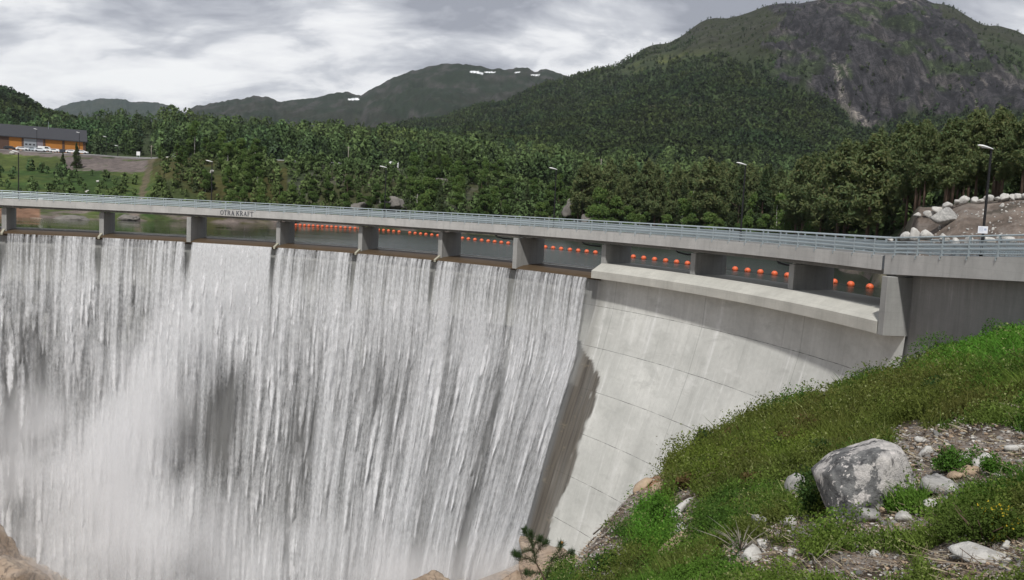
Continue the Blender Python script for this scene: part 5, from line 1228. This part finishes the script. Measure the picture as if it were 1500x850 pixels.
def grass():
    r = np.random.default_rng(17); x, y, z, px, py = sample_ground(430000, 151)
    b = bare(px, py, x, y); cl = fbm(x / .45, y / .45, 3, 153)
    keep = (r.random(len(x)) > b * 1.1) & (r.random(len(x)) < .06 + .95 * sstep(.44, .64, cl) + .4 * np.exp(-((px - 1440) / 110) ** 2 - ((py - 505) / 60) ** 2)); x, y, z, px, py = x[keep], y[keep], z[keep], px[keep], py[keep]
    n = len(x); D = np.hypot(x, y); tall = sstep(.45, .7, fbm(x / 1.3, y / 1.3, 3, 157)); G = np.exp(-((px - 1440) / 110) ** 2 - ((py - 505) / 50) ** 2)
    h = (.07 + .16 * tall + .16 * r.random(n) ** 2 + .10 * G) * (.6 + .8 * r.random(n)) * np.clip(D / 16, .38, 1.25)
    w = .0022 + .00075 * D; a = r.random(n) * 6.283; lean = r.normal(size=(n, 2)) * .45 * h[:, None]; lean[:, 0] -= .1 * h
    B = np.stack([x, y, z - .02], 1); side = np.stack([np.cos(a) * w, np.sin(a) * w, 0 * a], 1)
    mid = B + np.stack([lean[:, 0] * .35, lean[:, 1] * .35, h * .6], 1); tip = B + np.stack([lean[:, 0], lean[:, 1], h], 1)
    V = np.stack([B - side, B + side, mid + side * .7, mid - side * .7, tip], 1).reshape(-1, 3); i = np.arange(n)[:, None] * 5
    q = i + np.array([[0, 1, 2, 3]]); t3 = i + np.array([[3, 2, 4]])
    c = np.repeat(zone(px, py, x, y, r), 5, 0)
    tag(mesh_np('grass', V, [q, t3], M['veg'], None, False, {'col': c}), 'grass and sedge covering the foreground slope', 'grass', kind='stuff')
    # leafy ground cover: heather, bilberry, moss, fireweed
    x, y, z, px, py = sample_ground(34000, 161); b = bare(px, py, x, y); keep = r.random(len(x)) > b * 1.05; x, y, z, px, py = x[keep], y[keep], z[keep], px[keep], py[keep]
    n = len(x); D = np.hypot(x, y); m = 34; hh = (.06 + .12 * r.random(n) + (.30 * sstep(.52, .70, fbm(x / .8, y / 1.1, 3, 163)))) * np.clip(D / 12, .6, 1.7); rr = (.06 + .10 * r.random(n)) * np.clip(D / 9, .7, 2.6)
    q = r.normal(size=(n, m, 3)) * .55; C = np.stack([x[:, None] + q[..., 0] * rr[:, None], y[:, None] + q[..., 1] * rr[:, None], z[:, None] + np.minimum(np.abs(q[..., 2]), .95) * hh[:, None] + .01], -1)
    s = (np.repeat((.004 + .0010 * D)[:, None], m, 1) * (.6 + .9 * r.random((n, m)))).ravel(); T = tris_at(C.reshape(-1, 3), s, r=r)
    col = np.repeat((np.repeat(zone(px, py, x, y, r)[:, None], m, 1) * (.72 + .56 * r.random((n, m, 1)))).reshape(-1, 3), 3, 0)
    tag(mesh_np('undergrowth', T.reshape(-1, 3), np.arange(len(T) * 3).reshape(-1, 3), M['herb'], None, False, {'col': col}), 'heather, bilberry and moss on the foreground slope', 'undergrowth', kind='stuff')
grass()

def litter():
    r = np.random.default_rng(71); x, y, z, px, py = sample_ground(60000, 171, 3.5, 22); b = bare(px, py, x, y); k = r.random(len(x)) < b * .9; x, y, z = x[k], y[k], z[k]
    n = min(len(x), 9000); x, y, z = x[:n], y[:n], z[:n]; D = np.hypot(x, y); V0, F0 = rock_verts((1, .8, .6), 950, 1)
    s = (.006 + .018 * r.random(n) ** 3) * np.clip(D / 8, .7, 1.5); a = r.random(n) * 6.28
    c, sn = np.cos(a)[:, None], np.sin(a)[:, None]; W = V0[None] * s[:, None, None]
    V = np.stack([W[..., 0] * c - W[..., 1] * sn + x[:, None], W[..., 0] * sn + W[..., 1] * c + y[:, None], W[..., 2] + z[:, None] + .3 * s[:, None]], -1).reshape(-1, 3)
    Fc = (F0[None] + (np.arange(n) * len(V0))[:, None, None]).reshape(-1, 3); base = np.array([[.50, .48, .44], [.26, .245, .23], [.36, .27, .19], [.16, .13, .10]])[r.integers(0, 4, n)] * (.7 + .5 * r.random((n, 1)))
    t = NT('gravel'); t.bsdf(t.attr('col'), .9, spec=.2)
    tag(mesh_np('gravel', V, Fc, t.m, None, False, {'col': np.repeat(base, len(V0), 0)}), 'gravel and grit on the bare patches of the slope', 'gravel', kind='stuff')
    x, y, z, px, py = sample_ground(26000, 181, 3.5, 24); b = bare(px, py, x, y); k = r.random(len(x)) < .05 + b * .5; x, y, z = x[k], y[k], z[k]; n = len(x)
    a = r.random(n) * 6.28; L = .05 + .16 * r.random(n) ** 2; w = .0016 + .0022 * r.random(n); h = .03 + .07 * r.random(n); D = np.hypot(x, y); w = w * np.clip(D / 7, 1, 2.5)
    A = np.stack([x, y, z + .012], 1); B = A + np.stack([np.cos(a) * L, np.sin(a) * L, h * (r.random(n) - .25)], 1); S = np.stack([-np.sin(a) * w, np.cos(a) * w, 0 * a], 1); U = np.stack([0 * a, 0 * a, w * 1.6], 1)
    V = np.stack([A - S, A + S, A + U, B - S * .5, B + S * .5, B + U * .5], 1).reshape(-1, 3); i = np.arange(n)[:, None] * 6
    Fq = np.concatenate([i + np.array([[0, 1, 4, 3]]), i + np.array([[1, 2, 5, 4]]), i + np.array([[2, 0, 3, 5]])])
    col = np.array([[.30, .26, .21], [.20, .155, .11], [.38, .33, .22], [.12, .085, .06]])[r.integers(0, 4, n)] * (.8 + .4 * r.random((n, 1)))
    tag(mesh_np('twig_litter', V, Fq, t.m, None, False, {'col': np.repeat(col, 6, 0)}), 'dry stalks and twig litter lying over the slope', 'litter', kind='stuff')
litter()

def shrub(px, py, w, h, col, label, n=1500, leaf=.016, seed=0, name='shrub', woody=True, flow=None):
    P, t = hit(px, py); W, H = pxsize(t, w) / 2, pxsize(t, h); r = np.random.default_rng(seed + 5); g = empty(name, tuple(P)); tag(g, label, 'shrub')
    q = r.normal(size=(n, 3)); q /= np.linalg.norm(q, axis=1)[:, None]; q *= r.random((n, 1)) ** .4; k = r.integers(0, 9, n); lc = r.normal(size=(9, 3)) * np.array([.45, .45, .25])
    C = (q * .55 + lc[k]); C = np.stack([C[:, 0] * W, C[:, 1] * W * .8, np.abs(C[:, 2] * .8 + .35) * H], 1)
    T = tris_at(C, leaf * (.6 + .8 * r.random(n)) * t / 8, r=r); c = np.array(col)[None] * (.55 + .9 * r.random((n, 1)))
    if flow is not None: f = (r.random(n) < .12) & (C[:, 0] > 0); c[f] = np.array(flow)
    mesh_np('foliage', T.reshape(-1, 3), np.arange(3 * n).reshape(-1, 3), M['herb'], g, False, {'col': np.repeat(c, 3, 0)})
    m = MB()
    for j in range(9):
        a = r.random() * 6.28; L = W * (.4 + .5 * r.random()); m.tube([(0, 0, -.02), (math.cos(a) * L * .5, math.sin(a) * L * .5, H * .4), (math.cos(a) * L, math.sin(a) * L, H * (.6 + .4 * r.random()))], [.006, .004, .002], 5)
    m.build('stem', M['bark'], g, True); return g
shrub(1205, 752, 66, 62, (0.041, 0.074, 0.024), 'dark bilberry shrub against the left foot of the big boulder', 2600, .015, 1)
shrub(1440, 800, 125, 62, (0.068, 0.101, 0.024), 'broad heather mound with yellow flowers above the bleached rock', 5200, .014, 2, flow=(.50, .38, .04))
shrub(1392, 690, 60, 44, (0.068, 0.142, 0.027), 'green tussock behind the rounded tan stone', 2200, .013, 3)
shrub(1455, 695, 46, 26, (0.074, 0.155, 0.027), 'bright low tussock beside the tilted white plate', 1800, .012, 4)
shrub(1030, 655, 34, 28, (0.035, 0.059, 0.024), 'dark bush on the brow of the slope against the concrete', 900, .012, 5)
shrub(1150, 592, 60, 26, (0.049, 0.095, 0.024), 'leafy bush on the crest left of the white crest stone', 1200, .010, 6)
shrub(1385, 500, 70, 30, (0.065, 0.135, 0.027), 'fresh green bush below the shaded wing wall', 1600, .009, 7)
shrub(1470, 490, 70, 26, (0.054, 0.121, 0.024), 'fresh green bush at the right edge under the wing wall', 1600, .009, 8)
shrub(880, 838, 70, 34, (0.046, 0.089, 0.024), 'green bush at the bottom edge right of the pine sapling', 2000, .013, 9)
shrub(1270, 562, 44, 22, (0.046, 0.086, 0.024), 'small bush on the crest right of the white crest stone', 900, .009, 10)
shrub(965, 780, 50, 50, (0.065, 0.142, 0.024), 'bright grassy hump in the middle of the slope near the dark hollow', 2200, .013, 12)

def clumps():
    hs = [(1084, 640), (1142, 664), (1196, 628), (1252, 612), (1316, 600), (1372, 578), (1104, 708), (1040, 690), (1176, 652), (1430, 598), (1010, 716), (1226, 660)]
    for i, (x, y) in enumerate(hs):
        brown = i % 2 == 0; c = (.13, .092, .042) if brown else (.040, .078, .026)
        lb = 'rusty brown heather clump among the grass on the upper slope' if brown else 'dark green bilberry clump among the grass on the upper slope'
        o = shrub(x, y, random.uniform(34, 64), random.uniform(15, 26), c, lb, 900, .011, 40 + i, 'heather_clump' if brown else 'bilberry_clump'); o['group'] = 'rusty heather clumps' if brown else 'dark bilberry clumps'
clumps()
def deadwood():
    wood = simple('grey_driftwood', (.30, .27, .23), .85, 0, .35, 12)
    for i, (pts, w, lb) in enumerate((([(1207, 822), (1222, 806), (1238, 793)], 2.2, 'thin grey branch sloping up to the right below the boulder'), ([(1184, 816), (1194, 832), (1207, 846)], 2.4, 'thin grey branch sloping down at the bottom, left of the soil'), ([(1438, 804), (1448, 792), (1462, 782), (1480, 776)], 3, 'crooked dead branch behind the bleached rock'),
            ([(1446, 726), (1474, 714), (1502, 702)], 3, 'grey stick lying at the right edge among pale stones'), ([(1420, 716), (1450, 718), (1480, 722)], 2.2, 'thin twig flat on the stony ground'), ([(1400, 745), (1412, 728), (1425, 716)], 2, 'short stick rising from the heather mound'), ([(905, 842), (915, 818), (930, 806)], 1.6, 'thin dry stem by the three-cornered stone'), ([(865, 800), (885, 785), (905, 770)], 2.6, 'root hanging over the bare brow of the slope'), ([(870, 778), (890, 760), (912, 742)], 2.2, 'upper root along the bare brow of the slope'))):
        P = []; 
        for (x, y) in pts: p, t = hit(x, y); P.append(p + np.array([0, 0, .03 + .03 * random.random()]))
        r = w * t / F * .5; m = MB(); Q = []
        for a, b in zip(P[:-1], P[1:]):
            for k in range(4): Q.append(a + (b - a) * k / 4 + np.random.default_rng(i * 9 + k).normal(size=3) * r * .9)
        Q.append(P[-1]); m.tube([tuple(q) for q in Q], list(np.linspace(r * 1.2, r * .4, len(Q))), 6)
        j = len(Q) // 2; m.tube([tuple(Q[j]), tuple(Q[j] + np.array([.06, .0, .06])), tuple(Q[j] + np.array([.10, .03, .12]))], [r * .6, r * .4, r * .15], 5)
        tag(m.build('dead_branch', wood, None, True), lb, 'branch')
    P, t = hit(1085, 808); m = MB(); r = np.random.default_rng(3)
    for k in range(42):
        a = r.normal(size=2) * .16; h = .12 + .12 * r.random(); m.tube([tuple(P), tuple(P + np.array([a[0] * .5, a[1] * .5, h * .7])), tuple(P + np.array([a[0], a[1], h]))], [.003, .002, .0008], 4)
    tag(m.build('dry_twigs', wood, None, True), 'bunch of dry grey twigs standing beside the jagged white stone', 'shrub')
deadwood()

def sapling():
    base, t = hit(803, 862); t = min(t, 14); base = at(803, 866, 13.0); s = 13.0 / F
    g = empty('pine_sapling', tuple(base)); tag(g, 'small crooked pine sapling at the bottom edge before the white water', 'tree')
    q = lambda x, y, d=0.0: Vector((float((x - 803) * s), d, float((866 - y) * s)))
    trunk = [q(803, 875), q(798, 850), q(790, 836), q(782, 822), q(778, 806), q(774, 792), q(772, 778)]
    m = MB(); m.tube(trunk, [.017, .015, .013, .011, .009, .007, .004], 8)
    br = [([q(798, 848), q(802, 832, -.05), q(806, 815, -.08), q(815, 800, -.1), q(818, 789, -.1)], 1), ([q(782, 822), q(770, 818, .05), q(758, 822, .06), q(748, 812, .05)], 1), ([q(780, 812), q(788, 800, .1), q(797, 795, .12)], 1), ([q(777, 804), q(765, 800, -.1), q(758, 806, -.12), q(752, 808, -.1)], 1),
          ([q(775, 796), q(783, 787, -.08), q(787, 781, -.1)], 1), ([q(774, 790), q(766, 784, .08), q(763, 776, .09)], 1), ([q(790, 836), q(776, 838, -.06), q(768, 836, -.08)], 1), ([q(806, 815), q(822, 812, .03), q(836, 806, .05)], 0)]
    for b, _ in br: m.tube(b, list(np.linspace(.008, .0035, len(b))), 6)
    m.build('trunk', M['bark'], g, True)
    r = np.random.default_rng(8); tips = []
    for b, f in [(trunk[3:], 1)] + br:
        k0 = 1
        for a, c in zip(b[k0 - 1:-1], b[k0:]):
            for j in range(5):
                tips.append((a.lerp(c, j / 5.0), (c - a).normalized(), .35 + .65 * (1 if c is b[-1] else .5)))
        tips += [(b[-1], Vector((0, 0, 1)), 1.0)] * 5
    V = []; c = []
    for p, d, dens in tips:
        for k in range(int(24 * dens)):
            o = Vector(r.normal(size=3)) * .022; dirv = (Vector(r.normal(size=3)) * .9 + d * .5 + Vector((0, 0, .55))).normalized(); L = .05 + .05 * r.random(); sd = dirv.cross(Vector(r.normal(size=3))).normalized() * .0036
            a = p + o; V += [a - sd, a + sd, a + dirv * L]; k_ = .6 + .8 * r.random(); c += [(.040 * k_, .066 * k_, .026 * k_)] * 3
    V = np.array([tuple(v) for v in V]); mesh_np('crown', V, np.arange(len(V)).reshape(-1, 3), M['herb'], g, False, {'col': np.array(c)})
    V, Fc = rock_verts((.016, .016, .02), 5, 2); k = mesh_np('cone', V, Fc, simple('orange_cone', (.35, .17, .04), .7), g, True); k.location = q(819, 786, -.1)
sapling()

# ------------------------------------------------------------------ mist
def mist():
    t = NT('mist'); p = t.coord('pos'); n = t.noise(p, .11, 4, .55, .4); n2 = t.noise(t.coord('pos', (.25, .25, .12)), 1.0, 3, .6)
    L = [(125, 715, 108, 9, 5.5, 8, .20), (40, 640, 113, 6, 4, 6, .07), (205, 600, 113, 5.5, 4, 8, .07), (300, 800, 100, 12, 6, 5, .045), (450, 850, 96, 13, 6, 5, .05), (738, 838, 88, 4, 3, 2.6, .30), (610, 862, 88, 9, 4, 3.2, .14), (190, 820, 98, 9, 5, 6, .07), (318, 420, 129.5, 3.4, 1.4, 3.6, .16), (268, 500, 127.5, 3.2, 1.6, 4.5, .22), (222, 570, 125, 4.0, 2.2, 5, .20), (385, 440, 129, 2.6, 1.2, 4.5, .10), (620, 800, 96, 12, 4, 5, .028), (50, 800, 92, 6, 3, 6, .06)]
    tot = None
    for (x, y, D, sx, sy, sz, a) in L:
        c = at(x, y, D); q = t.vmath('MULTIPLY', t.vmath('SUBTRACT', p, tuple(float(v) for v in c)), (1 / sx, 1 / sy, 1 / sz))
        nd = t.n('ShaderNodeVectorMath', operation='DOT_PRODUCT'); t.set(nd.inputs[0], q); t.set(nd.inputs[1], q)
        e = t.math('MULTIPLY', t.math('EXPONENT', t.math('MULTIPLY', nd.outputs['Value'], -1.0)), a); tot = e if tot is None else t.math('ADD', tot, e)
    den = t.math('MULTIPLY', tot, t.math('MULTIPLY', t.mr(n, .40, .60, .05, 1.7), t.mr(n2, .3, .65, .5, 1.3)))
    den = t.math('MAXIMUM', t.math('SUBTRACT', den, .004), 0.0)
    v = t.n('ShaderNodeVolumePrincipled'); t.set(v.inputs['Density'], den); v.inputs['Color'].default_value = (.995, .995, 1, 1); v.inputs['Anisotropy'].default_value = 0.0
    t.t.links.new(v.outputs[0], t.out.inputs['Volume'])
    m = MB(); m.box((-42, 99, -21.5), (116, 68, 39)); o = m.build('mist', t.m); tag(o, 'white spray drifting at the foot of the falls', 'mist', kind='stuff')
mist()

# ================================================================== BUILDINGS, CARS AND ROAD ON THE FAR BANK
def zt(u, Y): return float(terr(np.array([u]), np.array([Y]))[0])
def warehouse():
    zb = 21.6; A = np.array([-214.0, 352.0]); B = np.array([-184.0, 368.0]); d = (B - A); L = np.linalg.norm(d); d = d / L; rz = math.atan2(d[1], d[0]); dep = 16.0
    L = 46.0; A = B - d * L
    g = empty('warehouse', (A[0], A[1], zb), rz); tag(g, 'long orange timber warehouse with a charcoal roof above the car park', 'building')
    t = NT('orange_boards'); p = t.coord('obj'); fr = t.math('FRACT', t.math('MULTIPLY', t.sep(p)[0], 4.0)); n = t.noise(p, .6, 4); c = t.mix(n, (.36, .135, .018), (.50, .20, .030)); c = t.mix(t.math('LESS_THAN', fr, .12), c, (.2, .08, .015)); t.bsdf(c, .75)
    br = simple('brown_trim', (.085, .045, .03), .8, 0, .2, 2); m = MB(); m.box((L / 2, dep / 2, 2.6), (L, dep, 6.4)); m.build('wall', t.m, g)
    m = MB()
    rf = simple('charcoal_roof', (.035, .036, .042), .75, 0, .2, 1.5); m.add([(-.6, -.9, 5.1), (L + .6, -.9, 5.1), (L + .6, dep * .5, 10.3), (-.6, dep * .5, 10.3), (-.6, dep + .9, 5.1), (L + .6, dep + .9, 5.1), (-.6, -.9, 5.5), (L + .6, -.9, 5.5), (L + .6, dep * .5, 10.7), (-.6, dep * .5, 10.7), (-.6, dep + .9, 5.5), (L + .6, dep + .9, 5.5)],
        [(0, 3, 2, 1), (3, 4, 5, 2), (6, 7, 8, 9), (9, 8, 11, 10), (0, 1, 7, 6), (1, 2, 8, 7), (2, 5, 11, 8), (4, 3, 9, 10), (3, 0, 6, 9), (5, 4, 10, 11)]); m.build('roof', rf, g)
    for x, w in ((L - .5, 1.0), (L - 8.4, .9), (L - 15.4, .7), (L - 23.3, .7)):
        MB().box((x, -.06, 2.5), (w, .14, 5.9)).build('trim', br, g)
    MB().box((L - 37.0, -.08, 2.4), (17.6, .16, 5.4)).build('trim', br, g)
    dr = MB().box((L - 20.6, -.05, 2.3), (4.6, .12, 5.4)).build('door', simple('grey_door', (.27, .29, .31), .6, 0, .1, 1), g)
    for k in range(3): MB().box((L - 22.0 + 1.4 * k, -.13, 2.6), (.8, .06, .6)).build('pane', simple('dark_glass', (.02, .022, .025), .15), dr)
    MB().box((L - 17.0, -.07, 2.3), (2.2, .15, 5.4)).build('panel', simple('violet_panel', (.20, .17, .19), .7), g)
    MB().tube([(L - 14, dep * .42, 9.5), (L - 14, dep * .42, 13)], .07, 6).build('mast', M['galv'], g)
    g2 = empty('gable_building', (A[0] - 3.0, A[1] - 2.5, zb), rz); tag(g2, 'pale grey gable wall of a taller building cut by the left edge', 'building')
    m = MB(); m.prism([(-12, 0), (2.4, 0), (2.4, 11.2), (1.2, 12.2), (-5, 14.5), (-12, 12)], Matrix.Rotation(pi / 2, 4, 'X') @ Matrix.Translation((0, 0, -12)), 12); m.build('wall', simple('pale_grey_boards', (.42, .40, .37), .8, 0, .1, 1), g2)
    m = MB(); m.prism([(2.9, 10.9), (3.2, 11.3), (-5, 14.9), (-13, 12.4), (-13, 12.0), (-5, 14.45)], Matrix.Rotation(pi / 2, 4, 'X') @ Matrix.Translation((0, 0, -12.4)), 12.8); m.build('roof', rf, g2)
warehouse()

def car(px, py, Y, rz, col, label, van=False, size=1.0):
    p = at(px, py, Y); z = zt(uofpx(px), Y); g = empty('parked_car' if not van else 'parked_van', (p[0], Y, z), rz); tag(g, label, 'van' if van else 'car', None)
    pm = bpy.data.materials.get('car_paint_%s' % (col,)) or simple('car_paint_%s' % (col,), col, .3, .1, .03, 1)
    L = 4.5 * size if not van else 5.4 * size
    side = [(-.5, .35), (.5, .35), (.5, .75), (.44, .95), (.26, 1.0), (.12, 1.42), (-.28, 1.46), (-.44, 1.05), (-.5, .95)] if not van else [(-.5, .35), (.5, .35), (.5, 1.0), (.42, 1.2), (.30, 2.05), (-.49, 2.15), (-.5, 2.0)]
    Mx = Matrix.Rotation(pi / 2, 4, 'X') @ Matrix.Translation((0, 0, -.9)); m = MB(); m.prism([(a * L, b) for a, b in side], Mx, 1.8); m.build('body', pm, g, bevel=.06)
    gl = bpy.data.materials.get('car_glass') or simple('car_glass', (.015, .018, .022), .08)
    wp = [(.24, 1.02), (.11, 1.36), (-.26, 1.39), (-.38, 1.04)] if not van else [(.40, 1.25), (.30, 1.9), (.05, 1.95), (.05, 1.25)]
    m = MB(); m.prism([(a * L, b) for a, b in wp], Matrix.Rotation(pi / 2, 4, 'X') @ Matrix.Translation((0, 0, -.92)), 1.84); m.build('window', gl, g)
    for sx in (-.31, .31):
        for sy in (-1, 1): MB().tube([(sx * L, sy * .72, .33), (sx * L, sy * .93, .33)], .33, 14).build('wheel', M['rubber'], g)
    return g
W_ = (.78, .79, .80)
car(15, 214, 341, R_(8), (.02, .022, .028), 'dark car parked leftmost, before the brown end of the warehouse')
car(33, 216, 339, R_(20), W_, 'white car with its nose to the big grey door, second from the left'); car(50, 217, 340, R_(-12), (.42, .47, .50), 'silver car parked before the right half of the grey door')
car(66, 215, 344, R_(5), (.80, .80, .78), 'tall white van parked right of the grey door', True, .9); car(60, 219, 337, R_(10), (.72, .75, .78), 'white car in front of the tall white van')
car(82, 220, 338, R_(-15), W_, 'white sedan just right of the tall white van'); car(95, 222.5, 338, R_(5), (.03, .04, .055), 'dark blue car between the white sedan and the white estate')
car(106, 222, 338, R_(0), (.82, .82, .82), 'white estate car under the right half of the orange wall'); car(120, 222.5, 338, R_(12), W_, 'white car parked last, at the right corner of the warehouse')
car(262, 222, 352, R_(15), W_, 'white van half hidden by birches right of the gravel shelf', True, 1.0)
def camper():
    p = at(573, 252, 338); z = zt(uofpx(573), 338); g = empty('camper_van', (p[0], 338, z), R_(182)); tag(g, 'white camper van driving on the road behind the middle lamp', 'camper van')
    wm = simple('camper_white', (.82, .82, .80), .4, 0, .04, 1); L = 5.6
    m = MB(); m.prism([(-.5 * L, .45), (.5 * L, .45), (.5 * L, 1.15), (.40 * L, 1.35), (.30 * L, 1.9), (.34 * L, 2.3), (.30 * L, 2.75), (-.5 * L, 2.8)], Matrix.Rotation(pi / 2, 4, 'X') @ Matrix.Translation((0, 0, -1.05)), 2.1); m.build('body', wm, g, bevel=.06)
    gl = bpy.data.materials['car_glass']
    for poly in ([(.39, 1.38), (.31, 1.85), (.2, 1.85), (.2, 1.38)], [(.02, 1.65), (.02, 2.2), (-.14, 2.2), (-.14, 1.65)], [(-.26, 1.65), (-.26, 2.2), (-.42, 2.2), (-.42, 1.65)]):
        m = MB(); m.prism([(a * L, b) for a, b in poly], Matrix.Rotation(pi / 2, 4, 'X') @ Matrix.Translation((0, 0, -1.07)), 2.14); m.build('window', gl, g)
    MB().box((0, 0, .95), (L * .98, 2.13, .12)).build('stripe', simple('grey_stripe', (.2, .22, .25), .5), g)
    for sx in (-.30, .33):
        for sy in (-1, 1): MB().tube([(sx * L, sy * .8, .36), (sx * L, sy * 1.08, .36)], .36, 14).build('wheel', M['rubber'], g)
camper()

def road():
    xs = np.linspace(236, 690, 140); us = np.array([uofpx(x) for x in xs]); Y0 = np.interp(xs, [236, 400, 560, 690], [341, 338, 337, 338])
    V = []; 
    for u, y in zip(us, Y0):
        z = max(zt(u, y), zt(u, y - 3), zt(u, y + 3)) + .12
        V += [(u * (y - 3.3), y - 3.3, z - .03), (u * (y - 3.2), y - 3.2, z), (u * (y + 3.2), y + 3.2, z), (u * (y + 3.3), y + 3.3, z - .03)]
    o = mesh_np('road', np.array(V), gridfaces(len(xs), 4), simple('pale_asphalt', (.16, .16, .155), .9, 0, .15, 1), None, True); tag(o, 'country road along the far bank', 'road', kind='structure')
    a = 388; g = empty('crash_barrier'); tag(g, 'grey crash barrier along the road on the far bank', 'crash barrier'); m = MB(); pts = []
    for x in np.arange(a, 548, 4):
        u = uofpx(x); y = 333.6; z = zt(u, y); pts.append((u * y, y, z + .75))
    for p, q in zip(pts[:-1], pts[1:]):
        d = Vector(q) - Vector(p); m.box((Vector(p) + Vector(q)) / 2, (d.length, .1, .36), math.atan2(d.y, d.x))
    m.build('rail', simple('barrier_steel', (.48, .49, .48), .5, .2, .1, 1), g)
    for p in pts[::2]: MB().box((p[0], p[1] + .12, p[2] - .4), (.14, .12, 1.2)).build('post', M['galv'], g)
    for i, (x, yb, yt, Y, lb) in enumerate(((508, 246, 216, 350, 'wooden utility pole standing by the road left of the middle lamp'), (535, 250, 232, 352, 'short wooden pole right of the tall utility pole by the road'), (627, 256, 240, 345, 'wooden pole, left one of a close pair above the leafy trees'), (640, 257, 241, 345, 'wooden pole, right one of a close pair above the leafy trees'), (791, 252, 236, 350, 'wooden pole in the wood above the fourth lamp'), (876, 258, 234, 340, 'pale wooden pole among the pines right of the fourth lamp'), (221, 230, 214, 340, 'short pole at the right end of the gravel shelf'))):
        p = at(x, yb, Y); s = Y / F; u = uofpx(x); z = min(zt(u, Y), p[2]); h = EYE + (hor(x) - yt) * s - z
        g = empty('utility_pole', (u * Y, Y, z - .3)); tag(g, lb, 'pole'); MB().tube([(0, 0, 0), (0, 0, h + .3)], [.17, .11], 8).build('pole', simple('weathered_pole', (.27, .24, .20), .9), g, True); MB().box((0, 0, h - .1), (1.5, .1, .12)).build('crossarm', simple('weathered_pole', (.27, .24, .20), .9), g)
    for x, yt, Y, lb in ((54, 191, 344, 'small street lamp in the car park before the grey door'), (116, 196, 344, 'small street lamp in the car park before the right orange wall'), (155, 202, 344, 'small street lamp right of the warehouse'), (172, 215, 343, 'lowest small street lamp at the end of the car park')):
        u = uofpx(x); z = zt(u, Y); h = EYE + (hor(x) - yt) * Y / F - z; street_lamp((u * Y, Y, z), max(h, 4), lb, 'small lamps round the car park', R_(185), 1.3)
    g = empty('info_board', (uofpx(202) * 338, 338, zt(uofpx(202), 338))); tag(g, 'small white board on legs at the end of the car park', 'sign'); MB().box((0, 0, 1.7), (1.4, .08, 1.5)).build('panel', M['lampwhite'], g); MB().box((-.5, .06, .9), (.1, .1, 1.8)).build('leg', M['galv'], g); MB().box((.5, .06, .9), (.1, .1, 1.8)).build('leg', M['galv'], g)
road()

def haze():
    t = NT('haze'); v = t.n('ShaderNodeVolumePrincipled'); v.inputs['Density'].default_value = 3.2e-5; v.inputs['Color'].default_value = (.86, .93, 1, 1)
    t.t.links.new(v.outputs[0], t.out.inputs['Volume'])
    m = MB(); m.box((0, 3300, 420), (12000, 8000, 970)); o = m.build('haze', t.m); tag(o, 'thin blue-grey air between the camera and the mountains', 'haze', kind='stuff')
haze()
